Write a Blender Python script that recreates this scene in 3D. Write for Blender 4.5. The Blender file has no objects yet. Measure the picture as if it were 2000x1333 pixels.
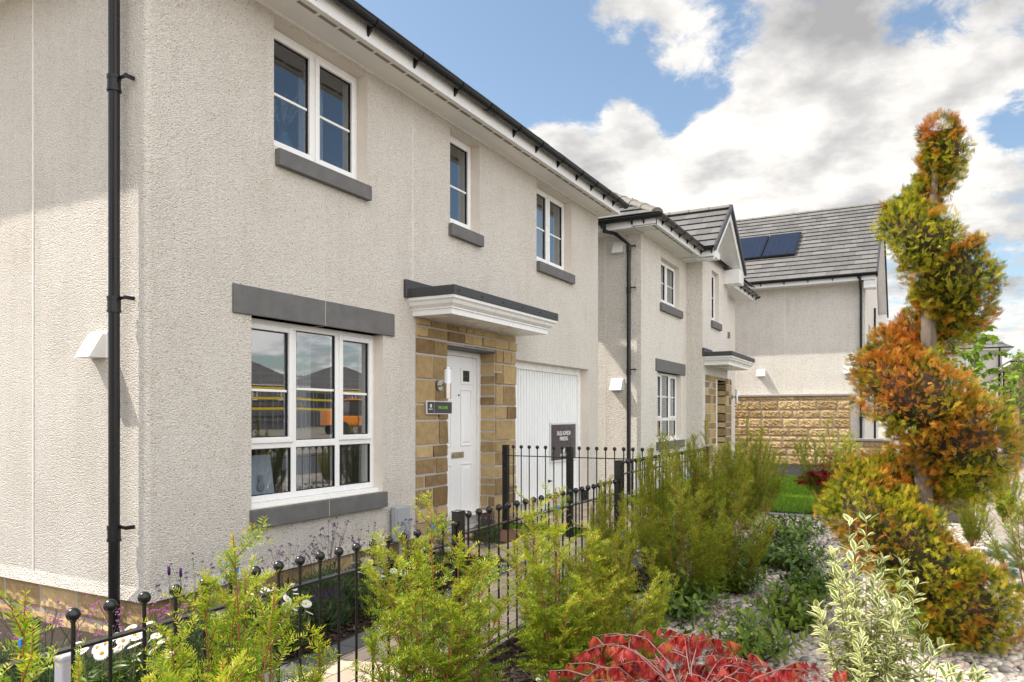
import bpy, math, random
import numpy as np
from mathutils import Vector, Matrix
random.seed(7); rng = np.random.default_rng(11)
R = math.radians
col = bpy.context.scene.collection
# ---------------------------------------------------------------- measuring frame
AZ = R(28.56); CA, SA = math.cos(AZ), math.sin(AZ)
FP, HZ, EYE = 1442.0, 812.0, 1.55
def ray(u, v=812):
    t = (u-1000)/FP
    return (CA+t*SA, SA-t*CA, (HZ-v)/FP)
def ony(u, v, y):
    d = ray(u, v); k = y/d[1]; return (d[0]*k, y, EYE+d[2]*k)
def onx(u, v, x):
    d = ray(u, v); k = x/d[0]; return (x, d[1]*k, EYE+d[2]*k)
def ond(u, v, dep):
    d = ray(u, v); return (d[0]*dep, d[1]*dep, EYE+d[2]*dep)
def fx(u, y): return ony(u, 812, y)[0]
def fy(u, x): return onx(u, 812, x)[1]
def zy(u, v, y): return ony(u, v, y)[2]
def zx(u, v, x): return onx(u, v, x)[2]
def ground_z(x, y=0):
    t = min(1, max(0, (x-3.5)/3.7)); return 0.19*t*t*(3-2*t)
# ---------------------------------------------------------------- objects
def tag(o, label=None, cat=None, group=None, kind=None):
    if label: o['label'] = label
    if cat: o['category'] = cat
    if group: o['group'] = group
    if kind: o['kind'] = kind
    return o
def thing(name, label, cat, loc=(0, 0, 0), rz=0, group=None):
    o = bpy.data.objects.new(name, None); col.objects.link(o)
    o.empty_display_size = .1
    o.location = loc; o.rotation_euler = (0, 0, rz)
    return tag(o, label, cat, group)
def link_mesh(name, me, mat, parent=None, smooth=False):
    o = bpy.data.objects.new(name, me); col.objects.link(o)
    if mat is not None:
        for m in (mat if isinstance(mat, (list, tuple)) else [mat]): me.materials.append(m)
    if smooth:
        me.polygons.foreach_set('use_smooth', [True]*len(me.polygons))
    if parent is not None: o.parent = parent
    return o
def dup(o, parent=None):
    c = o.copy(); col.objects.link(c); c.parent = parent
    for ch in list(o.children): dup(ch, c)
    return c
class MB:
    def __init__(s): s.v = []; s.f = []; s.t = []
    def add(s, vs, fs, tint=0.5):
        b = len(s.v); s.v += [tuple(p) for p in vs]; s.f += [tuple(i+b for i in f) for f in fs]; s.t += [tint]*len(vs); return s
    def quad(s, a, b, c, d, tint=.5): return s.add([a, b, c, d], [(0, 1, 2, 3)], tint)
    def box(s, x0, x1, y0, y1, z0, z1, tint=.5):
        if x0 > x1: x0, x1 = x1, x0
        if y0 > y1: y0, y1 = y1, y0
        if z0 > z1: z0, z1 = z1, z0
        v = [(x0,y0,z0),(x1,y0,z0),(x1,y1,z0),(x0,y1,z0),(x0,y0,z1),(x1,y0,z1),(x1,y1,z1),(x0,y1,z1)]
        return s.add(v, [(0,3,2,1),(4,5,6,7),(0,1,5,4),(1,2,6,5),(2,3,7,6),(3,0,4,7)], tint)
    def obox(s, c, ax, ay, az, tint=.5):
        c, ax, ay, az = map(Vector, (c, ax, ay, az))
        v = [c+ax*i+ay*j+az*k for i, j, k in ((-1,-1,-1),(1,-1,-1),(1,1,-1),(-1,1,-1),(-1,-1,1),(1,-1,1),(1,1,1),(-1,1,1))]
        return s.add(v, [(0,3,2,1),(4,5,6,7),(0,1,5,4),(1,2,6,5),(2,3,7,6),(3,0,4,7)], tint)
    def tube(s, pts, rad, n=8, tint=.5, cap=True):
        pts = [Vector(p) for p in pts]
        if not isinstance(rad, (list, tuple)): rad = [rad]*len(pts)
        vs = []; fs = []
        up = None
        for i, p in enumerate(pts):
            d = (pts[min(i+1, len(pts)-1)]-pts[max(i-1, 0)])
            if d.length < 1e-9: d = Vector((0, 0, 1))
            d.normalize()
            if up is None:
                up = Vector((1, 0, 0)) if abs(d.x) < .8 else Vector((0, 1, 0))
            a = (up-d*up.dot(d)).normalized(); b = d.cross(a); up = a
            for k in range(n):
                th = 2*math.pi*k/n
                vs.append(p+(a*math.cos(th)+b*math.sin(th))*rad[i])
        for i in range(len(pts)-1):
            for k in range(n):
                k2 = (k+1) % n
                fs.append((i*n+k, i*n+k2, (i+1)*n+k2, (i+1)*n+k))
        if cap:
            fs.append(tuple(range(n))[::-1]); fs.append(tuple(range((len(pts)-1)*n, len(pts)*n)))
        return s.add(vs, fs, tint)
    def ball(s, c, r, nu=12, nv=8, tint=.5):
        c = Vector(c); pts = []; rr = []
        for i in range(nv+1):
            a = math.pi*i/nv; pts.append(c+Vector((0, 0, -r*math.cos(a)))); rr.append(max(1e-4, r*math.sin(a)))
        return s.tube(pts, rr, nu, tint)
    def prism(s, poly, d, tint=.5):
        d = Vector(d); n = len(poly); a = [Vector(p) for p in poly]; b = [p+d for p in a]
        return s.add(a+b, [tuple(range(n)), tuple(range(2*n-1, n-1, -1))]+[(i, i+n, (i+1) % n+n, (i+1) % n) for i in range(n)], tint)
    def build(s, name, mat, parent=None, smooth=False, bevel=0, tint=False, seg=2):
        me = bpy.data.meshes.new(name); me.from_pydata(s.v, [], s.f); me.update()
        import bmesh
        bm = bmesh.new(); bm.from_mesh(me); bmesh.ops.recalc_face_normals(bm, faces=bm.faces); bm.to_mesh(me); bm.free()
        if tint:
            a = me.attributes.new('tint', 'FLOAT', 'POINT'); a.data.foreach_set('value', s.t)
        o = link_mesh(name, me, mat, parent, smooth)
        if smooth and smooth != 'all':
            try: me.set_sharp_from_angle(angle=R(40))
            except Exception: pass
        if bevel:
            m = o.modifiers.new('bevel', 'BEVEL'); m.width = bevel; m.segments = seg; m.limit_method = 'ANGLE'; m.angle_limit = R(40)
            me.polygons.foreach_set('use_smooth', [True]*len(me.polygons))
            m2 = o.modifiers.new('wn', 'WEIGHTED_NORMAL')
        return o
def np_mesh(name, V, F, mat, parent=None, attrs=None, smooth=False):
    V = np.ascontiguousarray(V, dtype=np.float32); F = np.ascontiguousarray(F, dtype=np.int32)
    me = bpy.data.meshes.new(name); n, k = F.shape
    me.vertices.add(len(V)); me.vertices.foreach_set('co', V.ravel())
    me.loops.add(n*k); me.loops.foreach_set('vertex_index', F.ravel())
    me.polygons.add(n); me.polygons.foreach_set('loop_start', np.arange(0, n*k, k, dtype=np.int32))
    me.polygons.foreach_set('loop_total', np.full(n, k, dtype=np.int32))
    if smooth: me.polygons.foreach_set('use_smooth', np.ones(n, dtype=bool))
    for a, vals in (attrs or {}).items():
        at = me.attributes.new(a, 'FLOAT', 'POINT'); at.data.foreach_set('value', np.ascontiguousarray(vals, dtype=np.float32))
    me.update(calc_edges=True)
    return link_mesh(name, me, mat, parent)
def norm(a): return a/np.maximum(np.linalg.norm(a, axis=-1, keepdims=True), 1e-9)
def frames(d, up):
    """columns: x = side, y = direction, z = normal"""
    d = norm(np.asarray(d, float)); up = np.asarray(up, float)
    x = norm(np.cross(d, up)); z = np.cross(x, d)
    return np.stack([x, d, z], axis=-1)
def inst(T, F, pos, Rm, sc, tints, tattr=None):
    N = len(pos); sc = np.asarray(sc, float)
    if sc.ndim == 1: sc = np.repeat(sc[:, None], 3, 1)
    V = np.einsum('nij,nkj->nki', Rm, T[None]*sc[:, None, :])+np.asarray(pos)[:, None, :]
    FF = (F[None]+(np.arange(N)*len(T))[:, None, None]).reshape(-1, F.shape[1])
    at = {'tint': np.repeat(tints, len(T))}
    if tattr is not None: at['edge'] = np.tile(tattr, N)
    return V.reshape(-1, 3), FF, at
def merge(parts):
    V = []; F = []; A = {}; b = 0
    for v, f, a in parts:
        V.append(v); F.append(f+b); b += len(v)
        for k in a: A.setdefault(k, []).append(a[k])
    return np.concatenate(V), np.concatenate(F), {k: np.concatenate(x) for k, x in A.items()}
# ---------------------------------------------------------------- materials
def newmat(name):
    m = bpy.data.materials.new(name); m.use_nodes = True
    nt = m.node_tree; nt.nodes.clear()
    out = nt.nodes.new('ShaderNodeOutputMaterial')
    return m, nt, out
def N(nt, t, **kw):
    n = nt.nodes.new(t)
    for k, v in kw.items():
        if k == 'i':
            for a, b in v.items(): n.inputs[a].default_value = b
        else: setattr(n, k, v)
    return n
def ramp(nt, stops, fac=None, interp='LINEAR'):
    r = nt.nodes.new('ShaderNodeValToRGB'); cr = r.color_ramp; cr.interpolation = interp
    while len(cr.elements) < len(stops): cr.elements.new(.5)
    for e, (p, c) in zip(cr.elements, stops):
        e.position = p; e.color = (c[0], c[1], c[2], 1) if not isinstance(c, (int, float)) else (c, c, c, 1)
    if fac is not None: nt.links.new(fac, r.inputs[0])
    return r
def pmat(name, c1, c2=None, rough=.6, scale=8, bump=0, bscale=60, metal=0, spec=.5, attr=False, stretch=None, coat=0):
    m, nt, out = newmat(name); L = nt.links.new
    b = N(nt, 'ShaderNodeBsdfPrincipled', i={'Roughness': rough, 'Metallic': metal, 'Specular IOR Level': spec, 'Coat Weight': coat})
    L(b.outputs[0], out.inputs[0])
    tc = N(nt, 'ShaderNodeTexCoord'); src = tc.outputs['Object']
    if stretch:
        mp = N(nt, 'ShaderNodeMapping', i={'Scale': stretch}); L(src, mp.inputs[0]); src = mp.outputs[0]
    if c2 is None: c2 = tuple(x*.85 for x in c1)
    nz = N(nt, 'ShaderNodeTexNoise', i={'Scale': scale, 'Detail': 8, 'Roughness': .6}); L(src, nz.inputs[0])
    f = nz.outputs[0]
    if attr:
        at = N(nt, 'ShaderNodeAttribute', attribute_name='tint')
        mx = N(nt, 'ShaderNodeMix', data_type='FLOAT', i={0: .5}); L(nz.outputs[0], mx.inputs[2]); L(at.outputs['Fac'], mx.inputs[3]); f = mx.outputs[0]
    r = ramp(nt, [(.25, c1), (.75, c2)], f); L(r.outputs[0], b.inputs['Base Color'])
    rr = N(nt, 'ShaderNodeMapRange', i={1: .3, 2: .7, 3: max(0, rough-.08), 4: min(1, rough+.08)}); L(nz.outputs[0], rr.inputs[0]); L(rr.outputs[0], b.inputs['Roughness'])
    if bump:
        n2 = N(nt, 'ShaderNodeTexNoise', i={'Scale': bscale, 'Detail': 6, 'Roughness': .65}); L(src, n2.inputs[0])
        bp = N(nt, 'ShaderNodeBump', i={'Strength': min(1, bump), 'Distance': .01*max(1, bump)}); L(n2.outputs[0], bp.inputs['Height']); L(bp.outputs[0], b.inputs['Normal'])
    return m
def roughcast(name, base, scale=85, dist=.018, strength=.85):
    m, nt, out = newmat(name); L = nt.links.new
    b = N(nt, 'ShaderNodeBsdfPrincipled', i={'Roughness': .9, 'Specular IOR Level': .2}); L(b.outputs[0], out.inputs[0])
    tc = N(nt, 'ShaderNodeTexCoord')
    v = N(nt, 'ShaderNodeTexVoronoi', feature='F1', i={'Scale': scale, 'Randomness': 1}); L(tc.outputs['Object'], v.inputs[0])
    v2 = N(nt, 'ShaderNodeTexVoronoi', feature='F1', i={'Scale': scale*1.25}); L(tc.outputs['Object'], v2.inputs[0])
    n = N(nt, 'ShaderNodeTexNoise', i={'Scale': 38, 'Detail': 6, 'Roughness': .7}); L(tc.outputs['Object'], n.inputs[0])
    big = N(nt, 'ShaderNodeTexNoise', i={'Scale': 1.3, 'Detail': 6, 'Roughness': .6}); L(tc.outputs['Object'], big.inputs[0])
    inv = N(nt, 'ShaderNodeMath', operation='MULTIPLY_ADD', i={1: -1.0, 2: 1.0}); L(v.outputs['Distance'], inv.inputs[0])
    add = N(nt, 'ShaderNodeMath', operation='MULTIPLY_ADD', i={1: 1.2}); L(n.outputs[0], add.inputs[0]); L(inv.outputs[0], add.inputs[2])
    bp = N(nt, 'ShaderNodeBump', i={'Strength': strength, 'Distance': dist}); L(add.outputs[0], bp.inputs['Height']); L(bp.outputs[0], b.inputs['Normal'])
    sep = N(nt, 'ShaderNodeSeparateColor'); L(v2.outputs['Color'], sep.inputs[0])
    cr = ramp(nt, [(0, tuple(x*.58*k for x, k in zip(base, (1, .9, .75)))), (.018, tuple(x*.68*k for x, k in zip(base, (1, .9, .75)))), (.06, tuple(x*.86*k for x, k in zip(base, (1, .96, .88)))), (.35, tuple(x*.9 for x in base)), (.9, base)], sep.outputs[0])
    mps = N(nt, 'ShaderNodeMapping', i={'Scale': (5, 5, .35)}); L(tc.outputs['Object'], mps.inputs[0]); st = N(nt, 'ShaderNodeTexNoise', i={'Scale': 1.6, 'Detail': 7, 'Roughness': .7}); L(mps.outputs[0], st.inputs[0])
    bmx = N(nt, 'ShaderNodeMix', data_type='FLOAT', i={0: .45}); L(big.outputs[0], bmx.inputs[2]); L(st.outputs[0], bmx.inputs[3])
    bg = ramp(nt, [(.36, (.88, .87, .855)), (.5, (.965, .96, .955)), (.64, (1, 1, 1))], bmx.outputs[0])
    mu = N(nt, 'ShaderNodeMix', data_type='RGBA', blend_type='MULTIPLY', i={0: 1}); L(cr.outputs[0], mu.inputs[6]); L(bg.outputs[0], mu.inputs[7])
    L(mu.outputs[2], b.inputs['Base Color'])
    return m
def leafmat(name, stops, edge=None, trans=.35, rough=.45, patch=None, gloss=.28):
    m, nt, out = newmat(name); L = nt.links.new
    at = N(nt, 'ShaderNodeAttribute', attribute_name='tint')
    r = ramp(nt, stops, at.outputs['Fac']); c = r.outputs[0]
    tc = N(nt, 'ShaderNodeTexCoord')
    if patch:
        sc, thr, pst = patch
        nz = N(nt, 'ShaderNodeTexNoise', i={'Scale': sc, 'Detail': 5, 'Roughness': .65}); L(tc.outputs['Object'], nz.inputs[0])
        ad = N(nt, 'ShaderNodeMath', operation='MULTIPLY_ADD', i={1: .22}); L(at.outputs['Fac'], ad.inputs[0]); L(nz.outputs[0], ad.inputs[2]); ab = N(nt, 'ShaderNodeAttribute', attribute_name='brown'); a2 = N(nt, 'ShaderNodeMath', operation='ADD'); L(ad.outputs[0], a2.inputs[0]); L(ab.outputs['Fac'], a2.inputs[1]); ad = a2
        mr = N(nt, 'ShaderNodeMapRange', i={1: thr-.05, 2: thr+.05}); L(ad.outputs[0], mr.inputs[0])
        r2 = ramp(nt, pst, at.outputs['Fac'])
        mx = N(nt, 'ShaderNodeMix', data_type='RGBA'); L(mr.outputs[0], mx.inputs[0]); L(c, mx.inputs[6]); L(r2.outputs[0], mx.inputs[7]); c = mx.outputs[2]
    if edge:
        ae = N(nt, 'ShaderNodeAttribute', attribute_name='edge')
        nz = N(nt, 'ShaderNodeTexNoise', i={'Scale': 60, 'Detail': 3}); L(tc.outputs['Object'], nz.inputs[0])
        ad = N(nt, 'ShaderNodeMath', operation='MULTIPLY_ADD', i={1: .5}); L(nz.outputs[0], ad.inputs[0]); L(ae.outputs['Fac'], ad.inputs[2])
        mr = N(nt, 'ShaderNodeMapRange', i={1: edge[1], 2: edge[1]+.14}); L(ad.outputs[0], mr.inputs[0])
        mx = N(nt, 'ShaderNodeMix', data_type='RGBA', i={7: (*edge[0], 1)}); L(mr.outputs[0], mx.inputs[0]); L(c, mx.inputs[6]); c = mx.outputs[2]
    p = N(nt, 'ShaderNodeBsdfPrincipled', i={'Roughness': rough, 'Specular IOR Level': gloss}); L(c, p.inputs['Base Color'])
    t = N(nt, 'ShaderNodeBsdfTranslucent'); L(c, t.inputs[0])
    mix = N(nt, 'ShaderNodeMixShader', i={0: trans}); L(p.outputs[0], mix.inputs[1]); L(t.outputs[0], mix.inputs[2]); L(mix.outputs[0], out.inputs[0])
    return m
def glassmat(name, refl=.3, tint=(.75, .8, .85)):
    m, nt, out = newmat(name); L = nt.links.new
    g = N(nt, 'ShaderNodeBsdfGlossy', i={'Roughness': .01, 'Color': (.95, .97, 1, 1)})
    t = N(nt, 'ShaderNodeBsdfTransparent', i={'Color': (*tint, 1)})
    lw = N(nt, 'ShaderNodeLayerWeight', i={0: .5}); fr = N(nt, 'ShaderNodeMath', operation='POWER', i={1: 3.0}); L(lw.outputs['Facing'], fr.inputs[0])
    mr = N(nt, 'ShaderNodeMapRange', i={1: 0, 2: 1, 3: refl, 4: 1}); L(fr.outputs[0], mr.inputs[0])
    n = N(nt, 'ShaderNodeTexNoise', i={'Scale': 1.2, 'Detail': 1}); tc = N(nt, 'ShaderNodeTexCoord'); L(tc.outputs['Object'], n.inputs[0])
    bp = N(nt, 'ShaderNodeBump', i={'Strength': .06, 'Distance': .02}); L(n.outputs[0], bp.inputs['Height']); L(bp.outputs[0], g.inputs['Normal'])
    mix = N(nt, 'ShaderNodeMixShader'); L(mr.outputs[0], mix.inputs[0]); L(t.outputs[0], mix.inputs[1]); L(g.outputs[0], mix.inputs[2]); L(mix.outputs[0], out.inputs[0])
    return m
def brickmat(name, cols, bw, bh, mortar, mcol, rough=.85, rot=0, bump=.5, msize=.02):
    m, nt, out = newmat(name); L = nt.links.new
    p = N(nt, 'ShaderNodeBsdfPrincipled', i={'Roughness': rough, 'Specular IOR Level': .25}); L(p.outputs[0], out.inputs[0])
    tc = N(nt, 'ShaderNodeTexCoord'); mp = N(nt, 'ShaderNodeMapping', i={'Rotation': (0, 0, rot)}); L(tc.outputs['Object'], mp.inputs[0])
    b = N(nt, 'ShaderNodeTexBrick', i={'Scale': 1, 'Mortar Size': mortar, 'Mortar Smooth': .3, 'Brick Width': bw, 'Row Height': bh, 'Bias': 0, 'Color1': (0, 0, 0, 1), 'Color2': (1, 1, 1, 1), 'Mortar': (.5, .5, .5, 1)})
    L(mp.outputs[0], b.inputs[0])
    n = N(nt, 'ShaderNodeTexNoise', i={'Scale': 3, 'Detail': 8, 'Roughness': .7}); L(tc.outputs['Object'], n.inputs[0])
    n2 = N(nt, 'ShaderNodeTexNoise', i={'Scale': 120, 'Detail': 4}); L(tc.outputs['Object'], n2.inputs[0])
    a = N(nt, 'ShaderNodeMix', data_type='FLOAT', i={0: .45}); sp = N(nt, 'ShaderNodeSeparateColor'); L(b.outputs['Color'], sp.inputs[0]); L(sp.outputs[0], a.inputs[2]); L(n.outputs[0], a.inputs[3])
    r = ramp(nt, cols, a.outputs[0])
    mx = N(nt, 'ShaderNodeMix', data_type='RGBA', i={7: (*mcol, 1)}); L(b.outputs['Fac'], mx.inputs[0]); L(r.outputs[0], mx.inputs[6]); L(mx.outputs[2], p.inputs['Base Color'])
    h = N(nt, 'ShaderNodeMath', operation='MULTIPLY_ADD', i={1: -1.5}); L(b.outputs['Fac'], h.inputs[0]); L(n2.outputs[0], h.inputs[2])
    bp = N(nt, 'ShaderNodeBump', i={'Strength': bump, 'Distance': .004}); L(h.outputs[0], bp.inputs['Height']); L(bp.outputs[0], p.inputs['Normal'])
    return m
M = {}
M['render'] = roughcast('roughcast_render', (.84, .80, .75), scale=95)
M['render_far'] = roughcast('roughcast_render_far', (.83, .795, .75), scale=60)
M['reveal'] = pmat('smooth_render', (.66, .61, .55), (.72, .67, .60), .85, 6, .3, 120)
M['bead'] = pmat('render_bead', (.76, .73, .69), (.80, .77, .73), .7)
M['upvc'] = pmat('white_upvc', (.80, .80, .80), (.84, .84, .84), .28, 3)
M['soffit'] = pmat('soffit_board', (.74, .73, .71), (.78, .77, .75), .35, 3)
M['stone_cast'] = pmat('grey_cast_stone', (.105, .103, .103), (.16, .158, .158), .8, 7, .35, 90)
M['sand'] = pmat('buff_sandstone', (.18, .112, .048), (.50, .365, .18), .9, 14, .9, 45, attr=True)
M['sand_rock'] = pmat('rock_faced_sandstone', (.34, .225, .10), (.56, .405, .21), .9, 14, 1.0, 40, attr=True)
M['mortar'] = pmat('pale_mortar', (.42, .39, .35), (.50, .47, .43), .95, 30, .4, 200)
M['black'] = pmat('black_pvc', (.008, .008, .009), (.012, .012, .014), .30, 5, spec=.35)
M['iron'] = pmat('black_painted_iron', (.010, .010, .011), (.018, .017, .017), .22, 25, .15, 60)
M['lead'] = pmat('dark_grey_roofing', (.035, .036, .04), (.055, .056, .06), .55, 9, .4, 40)
M['tile'] = pmat('grey_roof_tile', (.105, .102, .10), (.16, .155, .15), .75, 10, .5, 70, attr=True)
M['tile_front'] = M['tile']
M['ridge'] = pmat('ridge_tile', (.13, .12, .105), (.20, .18, .16), .6, 6, .3, 60)
M['door'] = pmat('white_door', (.80, .81, .83), (.84, .85, .87), .3, 4, .06, 200, stretch=(1, 1, .1))
M['garage'] = pmat('white_steel', (.79, .81, .83), (.83, .85, .87), .35, 2)
M['glass'] = glassmat('window_glass', .24)
M['glass_up'] = glassmat('upper_window_glass', .15, (.7, .76, .82))
M['chrome'] = pmat('brushed_steel', (.45, .43, .40), (.6, .58, .55), .25, 80, metal=1, stretch=(1, 1, .02))
M['room'] = pmat('room_plaster', (.30, .29, .28), (.34, .33, .32), .8)
M['roomfloor'] = pmat('room_floor', (.12, .09, .07), (.16, .12, .09), .6)
M['white'] = pmat('white_plastic', (.78, .78, .77), (.82, .82, .81), .4)
M['opal'] = pmat('opal_plastic', (.82, .84, .92), (.86, .88, .95), .35)
M['sign'] = pmat('sign_panel', (.035, .030, .040), (.055, .045, .055), .35, 3)
M['lettw'] = pmat('white_lettering', (.8, .8, .8), (.82, .82, .82), .6)
M['lettg'] = pmat('green_lettering', (.20, .62, .02), (.24, .68, .03), .5)
M['alu'] = pmat('pale_sign_frame', (.6, .62, .64), (.66, .68, .70), .4)
M['greybox'] = pmat('grey_meter_plastic', (.34, .36, .38), (.38, .40, .42), .5)
M['curtain'] = pmat('curtain_cloth', (.55, .54, .52), (.62, .61, .59), .9, 5, .3, 60)
M['mat'] = pmat('coir_mat', (.16, .08, .035), (.22, .12, .06), .95, 60, .8, 300)
M['asphalt'] = pmat('asphalt', (.045, .045, .05), (.075, .075, .08), .9, 20, .6, 250)
M['pave_far'] = brickmat('paving_setts', [(.2, (.25, .215, .19)), (.8, (.40, .345, .30))], .24, .16, .006, (.12, .11, .10), rot=.0)
M['blocks'] = brickmat('buff_block_paving', [(.15, (.34, .27, .21)), (.5, (.47, .38, .29)), (.85, (.58, .47, .36))], .24, .16, .005, (.13, .11, .09), rot=.0)
M['edging'] = brickmat('charcoal_edging', [(.2, (.085, .085, .09)), (.8, (.14, .14, .145))], .2, .6, .005, (.05, .05, .05))
M['kerb'] = pmat('concrete_kerb', (.30, .29, .27), (.40, .385, .36), .9, 9, .5, 120)
M['soil'] = pmat('dark_soil', (.018, .012, .009), (.05, .032, .022), .95, 30, 1.0, 60)
M['gravelbase'] = pmat('grit_bed', (.09, .085, .08), (.17, .16, .15), .95, 60, 1.0, 80)
M['ground'] = pmat('bare_ground', (.22, .19, .15), (.32, .28, .22), .95, 2, .6, 30)
M['lawn'] = pmat('lawn_turf', (.035, .10, .008), (.07, .17, .015), .95, 6, .8, 120)
M['solar'] = brickmat('solar_cells', [(0, (.010, .014, .028)), (1, (.014, .019, .036))], .16, .16, .002, (.04, .045, .06), rough=.2, bump=.05)
M['timber'] = pmat('fence_timber', (.10, .055, .03), (.17, .10, .055), .9, 8, .5, 40)
M['blue'] = pmat('blue_tag_plastic', (.02, .22, .75), (.03, .26, .8), .4)
M['bark'] = pmat('grey_brown_bark', (.10, .075, .055), (.27, .215, .17), .95, 18, 1.0, 55, stretch=(1, 1, .25))
M['stem_h'] = pmat('brown_yew_stem', (.07, .035, .012), (.17, .085, .03), .8, 20, .5, 120)
M['stem_o'] = pmat('orange_yew_stem', (.20, .065, .015), (.36, .14, .035), .75, 20, .5, 120)
M['stem_g'] = pmat('green_stem', (.12, .14, .04), (.20, .19, .07), .7, 20)
M['stem_p'] = pmat('pinkish_maple_stem', (.15, .075, .07), (.26, .15, .13), .6, 20, .3, 80)
M['stem_d'] = pmat('dark_flower_stem', (.045, .05, .03), (.09, .09, .05), .8, 20)
M['pipegrey'] = pmat('lilac_grey_plastic', (.36, .36, .42), (.40, .40, .46), .45)
M['post_wood'] = pmat('stake_timber', (.42, .27, .12), (.5, .34, .17), .85, 10)
M['tubeg'] = pmat('green_tie', (.02, .30, .18), (.02, .34, .2), .5)
G = lambda *s: list(s)
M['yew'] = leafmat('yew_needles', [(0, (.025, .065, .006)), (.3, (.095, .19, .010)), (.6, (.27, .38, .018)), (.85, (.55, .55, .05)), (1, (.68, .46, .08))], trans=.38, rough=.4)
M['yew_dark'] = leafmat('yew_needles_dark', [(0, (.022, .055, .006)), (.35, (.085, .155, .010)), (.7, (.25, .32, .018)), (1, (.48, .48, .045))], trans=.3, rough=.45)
M['yew_brown'] = leafmat('yew_dead_needles', [(0, (.35, .11, .03)), (1, (.60, .26, .09))], trans=.2)
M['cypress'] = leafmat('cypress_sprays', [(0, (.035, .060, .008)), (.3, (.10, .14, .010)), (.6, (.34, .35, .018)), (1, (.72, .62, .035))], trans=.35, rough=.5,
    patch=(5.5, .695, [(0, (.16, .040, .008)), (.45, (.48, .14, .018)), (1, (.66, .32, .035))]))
M['twigs'] = pmat('inner_twigs', (.030, .020, .012), (.075, .04, .02), .95, 22, 1.0, 60)
M['euony'] = leafmat('variegated_leaf', [(0, (.09, .16, .04)), (.5, (.20, .28, .08)), (1, (.38, .42, .14))], edge=((.76, .72, .38), .70), trans=.3, rough=.35)
M['shrub'] = leafmat('glossy_shrub_leaf', [(0, (.040, .085, .012)), (.5, (.12, .21, .022)), (1, (.30, .40, .05))], trans=.25, rough=.33, gloss=.6)
M['shrub_y'] = leafmat('yellow_green_leaf', [(0, (.08, .16, .02)), (.5, (.20, .28, .035)), (1, (.38, .42, .07))], trans=.3, rough=.35)
M['maple'] = leafmat('red_maple_leaf', [(0, (.13, .012, .014)), (.35, (.44, .035, .042)), (.66, (.64, .10, .085)), (.82, (.55, .17, .04)), (1, (.28, .28, .05))], trans=.4, rough=.4)
M['maple_d'] = leafmat('dark_red_maple_leaf', [(0, (.13, .008, .010)), (.6, (.34, .03, .03)), (1, (.45, .07, .05))], trans=.35, rough=.45)
M['sapling'] = leafmat('bright_sapling_leaf', [(0, (.11, .22, .02)), (.5, (.24, .38, .04)), (1, (.42, .52, .08))], trans=.45, rough=.4)
M['junip'] = leafmat('blue_juniper', [(0, (.05, .10, .075)), (1, (.20, .30, .22))], trans=.15, rough=.6)
M['grass'] = leafmat('grass_blade', [(0, (.10, .21, .01)), (1, (.28, .46, .03))], trans=.35, rough=.5)
M['petal'] = leafmat('white_petal', [(0, (.74, .74, .72)), (1, (.85, .85, .84))], trans=.25, rough=.6)
M['yolk'] = pmat('yellow_disc', (.65, .36, .01), (.75, .45, .02), .8, 60, .8, 600)
M['purple'] = leafmat('purple_floret', [(0, (.06, .02, .09)), (.5, (.15, .055, .22)), (1, (.32, .13, .38))], trans=.25, rough=.7)
M['pink'] = leafmat('pink_floret', [(0, (.36, .10, .30)), (1, (.62, .26, .52))], trans=.25, rough=.7)
M['fallen'] = leafmat('fallen_leaf', [(0, (.10, .035, .015)), (.6, (.30, .10, .03)), (1, (.45, .26, .08))], trans=.2, rough=.7)
M['herb'] = leafmat('grey_green_herb', [(0, (.035, .06, .025)), (.5, (.07, .115, .045)), (1, (.15, .20, .09))], trans=.25, rough=.6)
M['mulch'] = leafmat('bark_chip', [(0, (.014, .009, .007)), (.7, (.055, .030, .020)), (1, (.13, .075, .05))], trans=0, rough=.9)
M['pebble'] = leafmat('river_pebble', [(0, (.20, .19, .18)), (.3, (.40, .365, .325)), (.65, (.56, .49, .415)), (.85, (.70, .63, .54)), (1, (.50, .34, .25))], trans=0, rough=.65, gloss=.3)
M['slate'] = pmat('far_roof', (.09, .09, .095), (.15, .15, .155), .8, 5, .5, 20, stretch=(1, 1, 3))
M['orange'] = pmat('orange_machine_paint', (.75, .22, .01), (.8, .26, .02), .3)
M['yellow'] = pmat('yellow_board', (.65, .45, .02), (.7, .5, .03), .6)
M['steel'] = pmat('scaffold_steel', (.3, .3, .3), (.4, .4, .4), .4, metal=.6)
M['tyre'] = pmat('tyre_rubber', (.015, .015, .015), (.03, .03, .03), .8)
M['picture'] = pmat('picture_paper', (.5, .53, .58), (.56, .59, .63), .7)
M['vase'] = pmat('teal_vase', (.03, .10, .14), (.04, .13, .17), .3)
M['plume'] = leafmat('pampas_plume', [(0, (.40, .38, .36)), (1, (.7, .67, .63))], trans=.3, rough=.9)
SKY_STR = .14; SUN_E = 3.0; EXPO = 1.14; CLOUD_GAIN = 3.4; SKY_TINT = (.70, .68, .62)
CLOUD_COLS = [(.34, (.46, .455, .46)), (.46, (.70, .69, .68)), (.56, (1.0, .97, .93)), (.72, (1.08, 1.06, 1.03))]
CLOUD_LOBES = [(900, 110, 13, -.32), (1180, 215, 8, -.34), (1370, 230, 4, -.24), (700, -100, 20, -.25), (1040, 310, 5, .45), (1130, 340, 7, .36), (1290, 365, 8, .36), (1500, 330, 8, .18), (1650, 130, 13, .22), (1240, 80, 7, .25), (1150, 30, 4, .12), (1820, 480, 14, .14), (1970, 230, 3, -.16), (1780, 30, 4, -.12), (1420, 30, 4, -.1), (1600, 240, 4, -.10)]
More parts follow.
